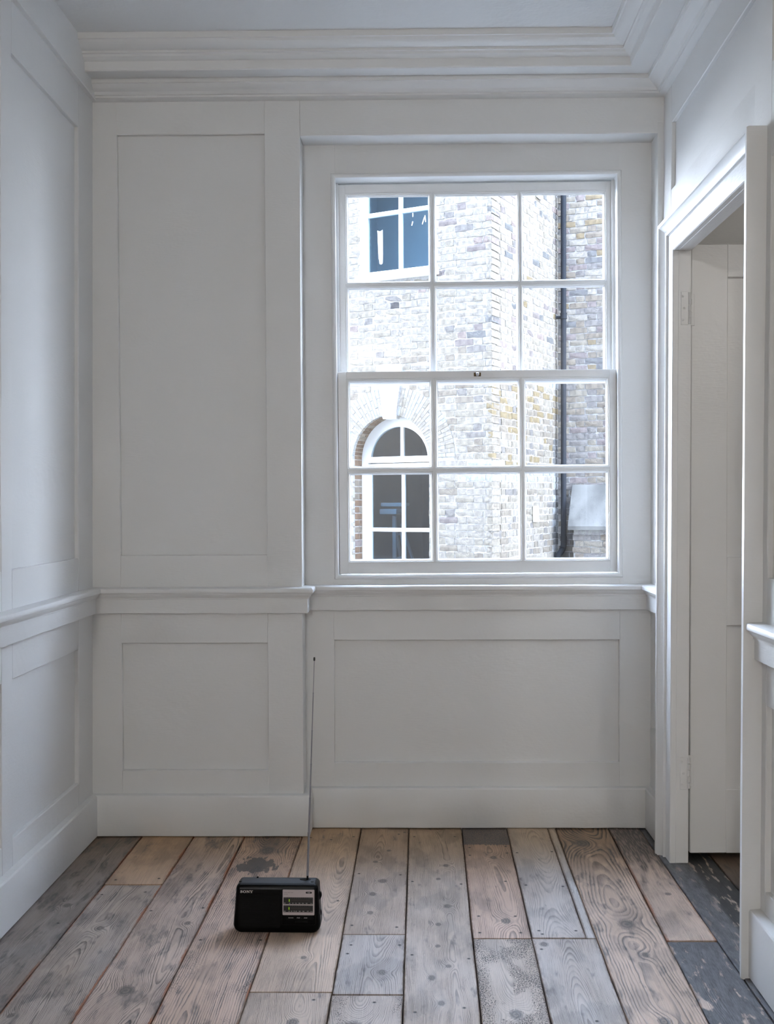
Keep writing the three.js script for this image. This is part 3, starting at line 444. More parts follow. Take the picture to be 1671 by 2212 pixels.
// ================================================================== outside: the courtyard and the brick houses across it
const yard = thing('ground', 'grey paved courtyard between the houses', 'ground', [0, -3, 0], 'structure');
part('paving', board(-40, 40, -0.3, 0, -50, -3.9), new THREE.MeshStandardMaterial({ color: new THREE.Color().setRGB(0.09, 0.088, 0.082), roughness: 0.95, name: 'stone_paving' }), yard);
// brick surface: pits, sand and soot in the clay
const clay = (i, j) => { const x = i / 512, y = j / 512, a = fbm(x * 5 + 3, y * 5, 3), b = fbm(x * 24 + 9, y * 24, 3), c = N2(x * 75, y * 75 + 4), pit = Math.min(1, ss(0.16, 0.42, b * 0.75 + c * 0.16) + 0.7 * ss(0.62, 0.8, c)); return [a, b, c, pit]; };
const brickMap = dataTex(512, 512, (i, j, o) => { const [a, b, c, pit] = clay(i, j), v = (1.1 + 0.5 * a + 0.25 * b + 0.1 * c) * (1 - 0.72 * pit); o[0] = 0.8 * v; o[1] = 0.79 * v; o[2] = 0.78 * v * (1 - 0.08 * a); }, true);
const brickBump = dataTex(512, 512, (i, j, o) => { const [a, b, c, pit] = clay(i, j); o[0] = o[1] = o[2] = 0.6 + 0.25 * a + 0.16 * b + 0.08 * c - 0.4 * pit; }, false);
for (const t of [brickMap, brickBump]) t.wrapS = t.wrapT = THREE.MirroredRepeatWrapping;
for (const t of [brickMap, brickBump]) t.repeat.set(2.6, 2.6);
const TONES = { pale: [0.224, 0.205, 0.177], buff: [0.204, 0.184, 0.152], tan: [0.171, 0.150, 0.124], ochre: [0.172, 0.137, 0.084], grey: [0.151, 0.141, 0.132], blue: [0.121, 0.121, 0.120], plum: [0.155, 0.135, 0.128], pink: [0.191, 0.158, 0.144], dark: [0.070, 0.066, 0.065], white: [0.260, 0.270, 0.274], red: [0.252, 0.117, 0.108], cPale: [0.264, 0.243, 0.213], cBuff: [0.225, 0.201, 0.167], cTan: [0.194, 0.167, 0.137], cOchre: [0.207, 0.166, 0.110], brown: [0.160, 0.108, 0.076], brownDark: [0.104, 0.068, 0.048], cGrey: [0.182, 0.169, 0.161], cBlue: [0.147, 0.145, 0.146], cPlum: [0.194, 0.165, 0.159], cDark: [0.091, 0.083, 0.082] };
const brickMat = {};
for (const [k, c] of Object.entries(TONES)) brickMat[k] = new THREE.MeshPhysicalMaterial({ specularIntensity: 0.15, color: new THREE.Color().setRGB(...c), map: brickMap, bumpMap: brickBump, bumpScale: 0.007, roughness: 0.92, name: 'brick_' + k });
const brickMany = new THREE.MeshPhysicalMaterial({ specularIntensity: 0.15, vertexColors: true, map: brickMap, bumpMap: brickBump, bumpScale: 0.007, roughness: 0.92, name: 'brick_mixed' });
const mortar = new THREE.MeshPhysicalMaterial({ specularIntensity: 0.15, color: new THREE.Color().setRGB(0.34, 0.337, 0.33), map: brickMap, bumpMap: brickBump, bumpScale: 0.008, roughness: 0.95, name: 'lime_mortar' });
function brickGeo(w, h, d, seed) {
  const r = rng(seed * 977 + 5), nx = Math.max(2, Math.round(w / 0.075)), ny = 2, pos = [], idx = [], grid = [], back = [];
  const J = () => (r() - 0.5);
  for (let j = 0; j <= ny; j++) for (let i = 0; i <= nx; i++) {
    const ex = i === 0 || i === nx, ey = j === 0 || j === ny;
    grid.push(pos.length / 3); pos.push((i / nx - 0.5) * w + (ex ? J() * 0.012 : J() * 0.02), (j / ny - 0.5) * h + (ey ? J() * 0.011 : J() * 0.02), ex || ey ? -0.004 + J() * 0.006 : J() * 0.006);
  }
  const rim = []; for (let i = 0; i < nx; i++) rim.push(i); for (let j = 0; j < ny; j++) rim.push(j * (nx + 1) + nx); for (let i = nx; i > 0; i--) rim.push(ny * (nx + 1) + i); for (let j = ny; j > 0; j--) rim.push(j * (nx + 1));
  for (const k of rim) { back.push(pos.length / 3); pos.push(pos[k * 3], pos[k * 3 + 1], -d); }
  for (let j = 0; j < ny; j++) for (let i = 0; i < nx; i++) { const a = j * (nx + 1) + i; idx.push(a, a + 1, a + nx + 1, a + 1, a + nx + 2, a + nx + 1); }
  for (let k = 0; k < rim.length; k++) { const q = (k + 1) % rim.length; idx.push(rim[k], back[k], rim[q], rim[q], back[k], back[q]); }
  const c = pos.length / 3; pos.push(0, 0, -d); for (let k = 0; k < back.length; k++) idx.push(c, back[(k + 1) % back.length], back[k]);
  const g = finish(pos, idx, 0.7), uv = g.attributes.uv, ox = r() * 3, oy = r() * 3;
  for (let i = 0; i < uv.count; i++) uv.setXY(i, uv.getX(i) + ox, uv.getY(i) + oy);
  return g;
}
const COURSE = 0.081, BH = 0.069, SW = 0.226, HW = 0.106, JOINT = 0.011;
const brickShapes = { s: [], h: [], S: [], H: [] };
for (let k = 0; k < 5; k++) { brickShapes.s.push(brickGeo(SW, BH, 0.05, k + 1)); brickShapes.h.push(brickGeo(HW, BH, 0.05, k + 21)); brickShapes.S.push(brickGeo(SW, BH, 0.215, k + 41)); brickShapes.H.push(brickGeo(HW, BH, 0.215, k + 61)); }
camera.updateMatrixWorld(true);
const toCam = camera.matrixWorld.clone().invert();
function pixelSize(world, w, h) { // how large a brick shows in the picture, 0 outside the window
  const q = world.clone().applyMatrix4(toCam); if (q.z > -1) return 0;
  const x = PPX + FOCAL * q.x / -q.z, y = PPY - FOCAL * q.y / -q.z;
  if (x < 740 || x > 1318 || y < 408 || y > 1222) return 0;
  return w * h * (FOCAL / -q.z) ** 2;
}
// bricks of one face in Flemish bond; cut(x0, x1, y) gives the pieces left beside openings, tone(x, y) a colour name
function bricks(face, { x0, x1, y0, y1, tilt = 0, cut = (a, b) => [[a, b]], tone, slant = 1, seed = 1, deepEnds = false, phase = 0 }) {
  const r = rng(seed), list = [], period = SW + HW + 2 * JOINT; face.updateWorldMatrix(true, false);
  for (let c = 0, y = y0; y < y1; y += COURSE, c++) {
    const cells = []; let x = x0 - ((c % 2 ? period / 2 + HW / 4 : 0) + phase) % period - period, k = 0;
    while (x < x1) { const w = k % 2 ? HW : SW; if (x + w > x0 + 0.02) cells.push([Math.max(x, x0), Math.min(x + w, x1)]); x += w + JOINT; k++; }
    for (const [a, b] of cells) for (const [p, q, deep] of cut(a, b, y)) {
      const w = q - p; if (w < 0.03) continue;
      const big = w > 0.16, d = deep || (deepEnds && (p <= x0 + 1e-6 || q >= x1 - 1e-6)), yy = y + tilt * (p + q) / 2 + (r() - 0.5) * 0.004;
      list.push({ x: (p + q) / 2, y: yy, w, geo: brickShapes[d ? (big ? 'S' : 'H') : big ? 's' : 'h'][Math.floor(r() * 5)], sx: w / (big ? SW : HW), z: (r() - 0.5) * 0.006, tone: tone((p + q) / 2, yy, r), rot: (r() - 0.5) * 0.012, sy: 0.95 + r() * 0.08 });
    }
  }
  for (const b of list) b.size = pixelSize(V(b.x, b.y, b.z).applyMatrix4(face.matrixWorld), b.w * slant, BH);
  return list;
}
const dummy = new THREE.Object3D();
function layBricks(face, list, singles) {
  const order = [...list].sort((a, b) => b.size - a.size), own = new Set(order.slice(0, singles).filter((b) => b.size > 0));
  const rest = [];
  for (const b of list) {
    dummy.position.set(b.x, b.y, b.z); dummy.rotation.set(0, 0, b.rot); dummy.scale.set(b.sx, b.sy, 1); dummy.updateMatrix();
    if (own.has(b)) { const m = part('brick', b.geo, brickMat[b.tone], face); m.position.copy(dummy.position); m.rotation.copy(dummy.rotation); m.scale.copy(dummy.scale); continue; }
    const g = b.geo.clone().applyMatrix4(dummy.matrix), n = g.attributes.position.count, col = new Float32Array(n * 3);
    for (let i = 0; i < n; i++) col.set(TONES[b.tone], i * 3);
    g.setAttribute('color', new THREE.BufferAttribute(col, 3)); rest.push(g);
  }
  if (rest.length) { const m = part('brickwork', mergeGeometries(rest), brickMany, face); m.userData.kind = 'stuff'; }
}
const pick = (table) => (r) => { let t = r() * table.reduce((s, e) => s + e[1], 0); for (const [k, w] of table) if ((t -= w) <= 0) return k; return table[0][0]; };

const P0 = V(0.902, 0, -12), P1 = V(1.916, 0, -13.99);
const house = thing('brick_building', 'pale stock brick house across the courtyard, with an arched sash window below a square one', 'building', [P0.x, -3, P0.z]);
const faceA = new THREE.Group(), faceB = new THREE.Group(); faceA.name = 'front_wall'; faceB.name = 'side_wall';
faceA.position.y = faceB.position.y = 3; faceA.rotation.y = THREE.MathUtils.degToRad(-27); faceB.rotation.y = THREE.MathUtils.degToRad(63); house.add(faceA, faceB);
const AC = [-1.3015, 1.571], AR = 0.5115, AE = 0.842, UW = [-1.715, -0.686, 3.735, 5.6];   // arch centre, inner and outer radius; upper window
{
  const s = new THREE.Shape(); s.moveTo(-3.3, -3); s.lineTo(-0.013, -3); s.lineTo(-0.013, 5.95); s.lineTo(-3.3, 5.95); s.closePath();
  const h1 = new THREE.Path(); h1.moveTo(UW[0], UW[2]); h1.lineTo(UW[0], UW[3]); h1.lineTo(UW[1], UW[3]); h1.lineTo(UW[1], UW[2]); h1.closePath();
  const h2 = new THREE.Path(); h2.moveTo(AC[0] - AR, -0.9); h2.lineTo(AC[0] - AR, AC[1]); h2.absarc(AC[0], AC[1], AR, Math.PI, 0, true); h2.lineTo(AC[0] + AR, -0.9); h2.closePath();
  s.holes.push(h1, h2);
  part('mortar', shapeGeo(s, 0.3, 0, 40).translate(0, 0, -0.3075), mortar, faceA);
  part('mortar', board(0.3, 2.225, -3, 6, -0.3, -0.0075), mortar, faceB);
  part('house_mass', [board(-3.3, -0.31, 5.9, 6, -4, -0.02), board(-3.3, -0.31, -3, 5.95, -4.2, -4), board(-3.5, -3.3, -3, 5.95, -4.2, -0.012)], mortar, faceA);
}
const A_up = pick([['pale', 11], ['buff', 3], ['grey', 0.45], ['blue', 0.2], ['plum', 0.45], ['dark', 0.06], ['ochre', 0.15], ['pink', 0.4], ['red', 0.03]]), A_mid = pick([['pale', 3], ['buff', 4], ['tan', 1.6], ['grey', 0.5], ['ochre', 0.4], ['blue', 0.15]]), A_low = pick([['pale', 5], ['buff', 5], ['tan', 0.9], ['plum', 0.25], ['grey', 0.3]]), whiteWash = pick([['white', 9], ['pale', 2]]);  // upper bricks paler: overexposure by the sky put into their tones
const bandTone = (x, y, r) => y > 1.275 && y < 1.49;
function cutA(a, b, y) {
  const out = []; let spans = [[a, b, false]];
  const minus = (h0, h1) => { const n = []; for (const [p, q, d] of spans) { if (q <= h0 || p >= h1) n.push([p, q, d]); else { if (p < h0 - 0.03) n.push([p, h0, y > 3]); if (q > h1 + 0.03) n.push([h1, q, y > 3]); } } spans = n; };
  if (y > UW[2] - 0.075 && y < UW[3]) minus(UW[0] - 0.002, UW[1] + 0.002);
  if (y < AC[1]) { if (y < AC[1] && y > -0.9) minus(AC[0] - AR, AC[0] + AR); if (y > AC[1] - 0.02) minus(AC[0] - AE, AC[0] + AE); } else { const t = y + BH / 2 - AC[1], k = AE * AE - Math.min(t, Math.max(0, t - 0.04)) ** 2; if (t < AE + 0.03 && k > 0) { const half = Math.sqrt(k); minus(AC[0] - half, AC[0] + half); } }
  if (y > 2.02 && y < 2.66) { const hw = 0.071 + (y - 2.04) * 0.142 + 0.006; minus(AC[0] - hw, AC[0] + hw); }
  return spans;
}
const listA = bricks(faceA, { x0: -3.29, x1: 0, y0: -0.7, y1: 5.9, tilt: -0.012, cut: cutA, slant: 0.89, seed: 41, deepEnds: true, tone: (x, y, r) => bandTone(x, y) ? whiteWash(r) : y < 1.28 ? A_low(r) : y < 2.85 ? A_mid(r) : A_up(r) });
// the arch: gauged pale bricks, each wedge its own piece, and a painted keystone
{
  const ring = [], r = rng(5), n = 50, gapA = 0.0018;
  const wedge = (t0, t1, r0, r1, d) => { const s = new THREE.Shape(); s.moveTo(Math.cos(t0) * r0, Math.sin(t0) * r0); s.lineTo(Math.cos(t0) * r1, Math.sin(t0) * r1); s.lineTo(Math.cos(t1) * r1, Math.sin(t1) * r1); s.lineTo(Math.cos(t1) * r0, Math.sin(t1) * r0); s.closePath(); return shapeGeo(s, d, 0.001, 1, 1).translate(AC[0], AC[1], -d); };
  for (let k = 0; k < n; k++) {
    const t0 = k / n * Math.PI + gapA, t1 = (k + 1) / n * Math.PI - gapA, mid = (t0 + t1) / 2;
    if (Math.abs(mid - Math.PI / 2) < 0.165) continue;
    const cut = AR + (AE - AR) * (k % 2 ? 0.34 : 0.66);
    for (const [a, b, d] of [[AR, cut - 0.004, 0.05], [cut + 0.003, AE, 0.05]]) {
      const m = part('brick', wedge(t0, t1, a, b, d), brickMat[r() < 0.72 ? 'white' : r() < 0.6 ? 'pale' : 'buff'], faceA); m.position.z = (r() - 0.5) * 0.003;
    }
  }
  for (let k = 0; k < 34; k++) { // the soffit of the arch and the jambs, bare brick browned for its shade
    const t0 = k / 34 * Math.PI + 0.006, t1 = (k + 1) / 34 * Math.PI - 0.006;
    for (const [za, zb] of k % 2 ? [[-0.053, -0.155], [-0.165, -0.27]] : [[-0.053, -0.27]]) { const m = part('brick', wedge(t0, t1, AR - 0.005, AR + 0.09, za - zb), brickMat[r() < 0.5 ? 'brown' : r() < 0.6 ? 'brownDark' : 'cTan'], faceA); m.position.z = za; }
  }
  for (let y = AC[1] - 0.076, k = 0; y > -0.7; y -= COURSE, k++) for (const s of [-1, 1]) for (const [za, zb] of k % 2 ? [[-0.053, -0.155], [-0.165, -0.27]] : [[-0.053, -0.27]]) {
    const x = AC[0] + s * (AR + 0.04); part('brick', board(x - 0.045, x + 0.045, y, y + BH, zb, za, 0.004, 0.0015, 0.05), brickMat[r() < 0.6 ? 'brown' : r() < 0.6 ? 'cTan' : 'cPlum'], faceA);
  }
  const ks = new THREE.Shape(); ks.moveTo(AC[0] - 0.071, 2.035); ks.lineTo(AC[0] + 0.071, 2.035); ks.lineTo(AC[0] + 0.156, 2.635); ks.lineTo(AC[0] - 0.156, 2.635); ks.closePath();
  part('keystone', shapeGeo(ks, 0.16, 0.006, 1).translate(0, 0, -0.115), mats.extWhite, faceA, 'white painted keystone over the arched window');
}
layBricks(faceA, listA, 120);
const B_up = pick([['pale', 9], ['buff', 3], ['grey', 0.5], ['blue', 0.3], ['plum', 0.5], ['ochre', 0.3], ['pink', 0.4]]), B_mid = pick([['ochre', 3], ['tan', 2.5], ['buff', 3], ['pale', 2], ['grey', 1.2]]), B_low = pick([['pale', 4], ['buff', 5], ['tan', 2.5], ['grey', 0.6]]);
layBricks(faceB, bricks(faceB, { x0: 0.004, x1: 2.24, y0: -0.7, y1: 5.9, tilt: 0.006, slant: 0.5, seed: 43, phase: 0.1, tone: (x, y, r) => bandTone(x, y) ? whiteWash(r) : x > 1.98 && y < 1.9 ? (r() < 0.5 ? 'blue' : 'white') : y < 1.28 ? B_low(r) : y < 2.5 ? B_mid(r) : y < 2.62 ? whiteWash(r) : B_up(r) }), 0);
// far windows: frames, bars, panes and dark rooms behind them
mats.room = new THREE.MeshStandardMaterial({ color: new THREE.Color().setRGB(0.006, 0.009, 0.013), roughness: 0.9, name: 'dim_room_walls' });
mats.reflectionRoom = new THREE.MeshStandardMaterial({ color: new THREE.Color().setRGB(0.33, 0.37, 0.4), roughness: 0.9, name: 'sky_reflection_tint' });  // pale blue stands in for the sky reflected in this window's glass
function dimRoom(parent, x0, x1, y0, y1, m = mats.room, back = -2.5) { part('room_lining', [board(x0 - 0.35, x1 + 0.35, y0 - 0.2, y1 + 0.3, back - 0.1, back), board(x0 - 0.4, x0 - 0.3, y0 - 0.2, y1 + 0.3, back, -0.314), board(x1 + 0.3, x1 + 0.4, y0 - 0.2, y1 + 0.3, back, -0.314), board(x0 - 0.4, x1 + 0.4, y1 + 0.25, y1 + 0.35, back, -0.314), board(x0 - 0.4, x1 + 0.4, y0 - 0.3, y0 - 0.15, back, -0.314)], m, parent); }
{
  const w = new THREE.Group(); w.name = 'square_window'; house.add(w); w.position.copy(faceA.position); w.rotation.copy(faceA.rotation);
  const z0 = -0.11, z1 = -0.035, b = (x0, x1, y0, y1, za = z0, zb = z1) => board(x0, x1, y0, y1, za, zb, 0.003);
  part('window_frame', [b(UW[0], -1.622, UW[2], UW[3]), b(-0.782, UW[1], UW[2], UW[3]), b(-1.63, -0.77, UW[2], 3.79), b(-1.63, -0.77, 5.5, UW[3])], mats.extWhite, w);
  part('glazing_bar', b(-1.198, -1.16, 3.785, 5.51, -0.1, -0.045), mats.extWhite, w); part('glazing_bar', b(-1.63, -0.775, 4.446, 4.488, -0.101, -0.043), mats.extWhite, w);
  part('glazing_bar', b(-1.63, -0.775, 5.12, 5.15, -0.101, -0.043), mats.extWhite, w);
  for (const [x0, x1] of [[-1.625, -1.19], [-1.17, -0.778]]) for (const [y0, y1] of [[3.78, 4.455], [4.48, 5.125], [5.14, 5.51]]) { const p = part('pane', board(x0, x1, y0, y1, -0.075, -0.071, 0), mats.extGlass, w); p.rotation.y = (rand() - 0.5) * 0.002; }
  part('window_sill', board(UW[0] - 0.03, UW[1] + 0.03, 3.668, UW[2] - 0.003, -0.16, 0.045, 0.006, 0.001), mats.extWhite, w);
  const strip = new THREE.Shape(); strip.moveTo(-1.425, 4.285); strip.quadraticCurveTo(-1.459, 4.255, -1.493, 4.285); strip.lineTo(-1.478, 3.95); strip.lineTo(-1.468, 3.93); strip.lineTo(-1.468, 3.905); strip.absarc(-1.447, 3.9, 0.021, Math.PI, 0); strip.lineTo(-1.426, 3.93); strip.lineTo(-1.422, 3.95); strip.closePath();
  part('white_strip', shapeGeo(strip, 0.004, 0.001).translate(0, 0, -0.069), mats.extWhite, w, 'white rounded strip on the lower left pane');  // plain white shape on the pane
  for (const [x, y, l, a] of [[-1.022, 4.41, 0.045, 0], [-1.03, 4.31, 0.048, -0.3], [-0.86, 4.345, 0.075, 0.12], [-0.885, 4.325, 0.085, -0.35]]) { const t = part('tape', board(-0.005, 0.005, -l / 2, l / 2, -0.001, 0.001, 0.0004), mats.extWhite, w); t.position.set(x, y, -0.0685); t.rotation.z = a; }
  dimRoom(w, UW[0], UW[1], UW[2], UW[3], mats.reflectionRoom, -1);
}
{
  const w = new THREE.Group(); w.name = 'arched_window'; house.add(w); w.position.copy(faceA.position); w.rotation.copy(faceA.rotation);
  const arch = (r, yb) => { const s = new THREE.Shape(); s.moveTo(AC[0] - r, yb); s.lineTo(AC[0] - r, AC[1]); s.absarc(AC[0], AC[1], r, Math.PI, 0, true); s.lineTo(AC[0] + r, yb); s.closePath(); return s; };
  const f = arch(AR - 0.004, -0.9); f.holes.push(new THREE.Path(arch(AR - 0.075, -0.82).getPoints(24)));
  part('window_frame', shapeGeo(f, 0.09, 0.003, 40).translate(0, 0, -0.31), mats.extWhite, w);
  const top = arch(AR - 0.073, 1.53); top.holes.push(new THREE.Path(arch(AR - 0.122, 1.6).getPoints(24)));
  const gl = AR - 0.118, b = (x0, x1, y0, y1, za = -0.285, zb = -0.235) => board(AC[0] + x0, AC[0] + x1, y0, y1, za, zb, 0.003);
  part('sash', shapeGeo(top, 0.05, 0.003, 40).translate(0, 0, -0.275), mats.extWhite, w);
  part('sash', [b(-AR + 0.073, -gl, -0.83, 1.522, -0.3, -0.25), b(gl, AR - 0.073, -0.83, 1.522, -0.3, -0.25), b(-gl - 0.01, gl + 0.01, 1.45, 1.522, -0.3, -0.25), b(-gl - 0.01, gl + 0.01, -0.83, -0.73, -0.3, -0.25)], mats.extWhite, w);
  part('glazing_bar', b(0.02, 0.062, 1.59, 1.571 + gl, -0.27, -0.23), mats.extWhite, w); part('glazing_bar', b(0.02, 0.062, -0.74, 1.46, -0.295, -0.255), mats.extWhite, w);
  for (const y of [0.697, -0.03]) part('glazing_bar', b(-gl - 0.005, gl + 0.005, y, y + 0.046, -0.296, -0.254), mats.extWhite, w);
  const half = (sgn) => { const s = new THREE.Shape(), e = 0.041; const a0 = Math.acos(e / gl); if (sgn > 0) { s.moveTo(AC[0] + e, 1.58); s.lineTo(AC[0] + gl, 1.58); s.absarc(AC[0], AC[1], gl, 0.02, a0, false); } else { s.moveTo(AC[0] + e, 1.58); s.lineTo(AC[0] + e, AC[1] + Math.sin(a0) * gl); s.absarc(AC[0], AC[1], gl, a0, Math.PI - 0.02, false); } s.closePath(); return s; };
  for (const q of [1, -1]) part('pane', shapeGeo(half(q), 0.004, 0, 24).translate(0, 0, -0.256), mats.extGlass, w);
  for (const [x0, x1] of [[-gl - 0.005, 0.025], [0.057, gl + 0.005]]) for (const [y0, y1] of [[-0.735, -0.02], [0.01, 0.7], [0.738, 1.455]]) part('pane', b(x0, x1, y0, y1, -0.279, -0.275), mats.extGlass, w);
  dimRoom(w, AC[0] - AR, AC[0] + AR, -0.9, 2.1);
}
// ladder and boards built as solids behind the arched window
{
  const alu = new THREE.MeshStandardMaterial({ color: new THREE.Color().setRGB(0.085, 0.1, 0.115), roughness: 0.8, name: 'pale_ladder_aluminium' });
  const put = (o) => { o.position.copy(V(0, 0, 0).applyMatrix4(faceA.matrixWorld)); o.rotation.y = faceA.rotation.y; };
  const lad = thing('stepladder', 'pale stepladder standing inside the arched window across the courtyard', 'ladder'); put(lad);
  const bar = (a, b, w, d) => { const g = board(-w / 2, w / 2, -a.distanceTo(b) / 2, a.distanceTo(b) / 2, -d / 2, d / 2, 0.004); const m = new THREE.Matrix4().makeTranslation((a.x + b.x) / 2, (a.y + b.y) / 2, (a.z + b.z) / 2); return g.applyMatrix4(new THREE.Matrix4().makeRotationFromQuaternion(new THREE.Quaternion().setFromUnitVectors(V(0, 1, 0), b.clone().sub(a).normalize()))).applyMatrix4(m); };
  const top = 0.885, L = (y) => -1.66 + 0.075 * (y + 1.05), R = (y) => -1.42 - 0.025 * (y + 1.05), Z = (y) => -0.85 + 0.16 * (y + 1.05);
  part('stile', bar(V(L(-1.05) + 0.0, -1.05, -0.8), V(-1.50, top, -0.48), 0.05, 0.03), alu, lad); part('stile', bar(V(-1.38, -1.05, -0.8), V(-1.40, top - 0.2, -0.5), 0.05, 0.03), alu, lad);
  for (let k = 0; k < 6; k++) { const y = -0.8 + k * 0.29; part('step', bar(V(L(y) + 0.005, y, Z(y)), V(R(y), y + 0.01, Z(y)), 0.02, 0.07), alu, lad); }
  part('stile', bar(V(-1.72, -1.05, -1.5), V(-1.52, top - 0.05, -0.52), 0.03, 0.03), alu, lad); part('stile', bar(V(-1.3, -1.05, -1.5), V(-1.42, top - 0.1, -0.52), 0.03, 0.03), alu, lad);
  [['lower pale board lying on the stepladder inside the arched window', 0.905, -1.665, -1.43, 0.065], ['upper pale board lying on the stepladder inside the arched window', 1.0, -1.65, -1.36, 0.045]].forEach(([label, y, x0, x1, h], i) => { const t = thing('wooden_board', label, 'board'); put(t); part('plank', board(x0, x1, y, y + h, -0.62, -0.4, 0.006, 0.002), alu, t); t.rotation.z = 0; });
}

// ---- the set-back wing to the right
const wing = thing('brick_wing', 'grey and buff brick wing behind the drainpipe, standing back from the pale brick house', 'building', [P1.x, -3, P1.z]);
const faceC = new THREE.Group(); faceC.name = 'wing_wall'; faceC.position.y = 3; faceC.rotation.y = THREE.MathUtils.degToRad(-20); wing.add(faceC);
part('mortar', board(0.04, 9, -3, 9, -0.5, -0.011), mortar, faceC);  // top and right reach, out of view, extended to screen off sky
const C_up = pick([['cPale', 3.2], ['cBuff', 3], ['cGrey', 1.6], ['cPlum', 1.3], ['cOchre', 0.8], ['cBlue', 0.6], ['cTan', 1.6], ['cDark', 0.2]]), C_low = pick([['cTan', 2.4], ['cGrey', 2.6], ['cPlum', 1.3], ['cBuff', 2], ['cBlue', 0.4], ['cOchre', 0.3]]);
layBricks(faceC, bricks(faceC, { x0: 0.0, x1: 1.9, y0: -0.7, y1: 6, tilt: 0.012, slant: 0.94, seed: 47, tone: (x, y, r) => y < 2.6 ? C_low(r) : C_up(r) }), 240);
// lean-to with a sloping slab on top
const lean = thing('lean_to', 'low brick lean-to with a sloping pale stone slab on top, right of the drainpipe', 'lean-to', [P1.x, -3, P1.z]);
{
  const g = new THREE.Group(); g.name = 'brick_base'; g.position.y = 3; g.rotation.y = faceC.rotation.y; lean.add(g);
  part('mortar', board(0.262, 1.9, -3, 0.70, 0.012, 0.288), mortar, g);
  const fr = new THREE.Group(); g.updateWorldMatrix(true, false);
  const list = bricks(g, { x0: 0.25, x1: 1.9, y0: -0.7, y1: 0.65, seed: 51, tone: (x, y, r) => pick([['cTan', 3], ['cBuff', 1.4], ['cGrey', 2], ['cPlum', 0.7]])(r) });
  for (const b of list) b.z += 0.3; layBricks(g, list, 60);
  const P = [[0.19, 1.272, 0.012], [1.95, 1.272, 0.012], [1.95, 0.74, 0.36], [0.2, 0.738, 0.36]], t = 0.047, pos = [], idx = [];
  for (const q of P) pos.push(...q); for (const q of P) pos.push(q[0], q[1] - t, q[2]);
  idx.push(0, 3, 2, 0, 2, 1, 4, 5, 6, 4, 6, 7); for (let k = 0; k < 4; k++) { const n = (k + 1) % 4; idx.push(k, n, n + 4, k, n + 4, k + 4); }
  const stone = dataTex(512, 512, (i, j, o) => { const x = i / 512, y = j / 512, a = fbm(x * 3 + 2, y * 3, 5), s = ss(-0.3, 0.7, fbm(x * 1.5 + 9, y * 1.2 + 4, 5) + 0.2 * N2(x * 70, y * 70)), d = N2(x * 40, y * 40) > 0.8 ? 0.35 : 1; const v = (0.135 + 0.03 * a) * (1 - 0.45 * s) * d; o[0] = v; o[1] = v * 0.97; o[2] = v * 0.9; }, true);
  stone.offset.set(0, 0.35);
  const slab = finish(pos, idx, 0.3); slab.translate(0, 0, 0);
  const m = part('slab', slab, new THREE.MeshPhysicalMaterial({ specularIntensity: 0.1, map: stone, roughness: 0.9, name: 'stained_stone_slab' }), lean, 'pale stained sloping slab'); m.position.y = 3; m.rotation.y = faceC.rotation.y;
}
// drainpipe in the corner of house and wing
const pipe = thing('drainpipe', 'dark grey round drainpipe running down the corner between the two brick walls', 'drainpipe', [P1.x, -3, P1.z]);
{
  const m = new THREE.MeshPhysicalMaterial({ specularIntensity: 0.15, color: new THREE.Color().setRGB(0.014, 0.017, 0.022), roughness: 0.6, name: 'grey_plastic_pipe' });
  const R = 0.0355, dC = V(Math.cos(0.349), 0, Math.sin(0.349)), nC = V(-Math.sin(0.349), 0, Math.cos(0.349)), o = dC.clone().multiplyScalar(0.092).addScaledVector(nC, 0.1);
  const cyl = (r0, r1, y0, y1) => new THREE.CylinderGeometry(r1, r0, y1 - y0, 28).translate(o.x, (y0 + y1) / 2 + 3, o.z);
  part('pipe', cyl(R, R, 0.53, 8), m, pipe);
  const collar = (y, h) => part('collar', [cyl(R + 0.006, R + 0.006, y, y + h), cyl(R + 0.0095, R + 0.0095, y, y + 0.012), cyl(R + 0.0095, R + 0.0095, y + h - 0.012, y + h)], m, pipe);
  collar(3.415, 0.075); collar(0.545, 0.055); collar(6.5, 0.075);
  for (const y of [3.44, 6.53]) part('bracket', new THREE.CylinderGeometry(0.02, 0.022, 0.075, 16).rotateZ(Math.PI / 2).rotateY(-0.35).translate(o.x - dC.x * 0.058, y + 3, o.z - dC.z * 0.058), m, pipe);
  const c = new THREE.CatmullRomCurve3([V(o.x, 3.57, o.z), V(o.x, 3.49, o.z), V(o.x - dC.x * 0.02, 3.43, o.z - dC.z * 0.02 + 0.02), V(o.x - dC.x * 0.065, 3.37, o.z - dC.z * 0.065 + 0.05), V(o.x - dC.x * 0.085, 3.33, o.z - dC.z * 0.085 + 0.06)]);
  part('elbow', [new THREE.TubeGeometry(c, 20, R + 0.003, 24, false), new THREE.TorusGeometry(R + 0.004, 0.006, 8, 24).rotateX(Math.PI / 2).rotateZ(-0.3).translate(o.x - dC.x * 0.012, 3.46, o.z + 0.012), new THREE.SphereGeometry(R + 0.003, 20, 14).translate(o.x - dC.x * 0.085, 3.33, o.z - dC.z * 0.085 + 0.06)], m, pipe);
  part('pipe', new THREE.CylinderGeometry(R, R, 3.33, 20).translate(o.x - dC.x * 0.085, 1.665, o.z - dC.z * 0.085 + 0.06), m, pipe);
}
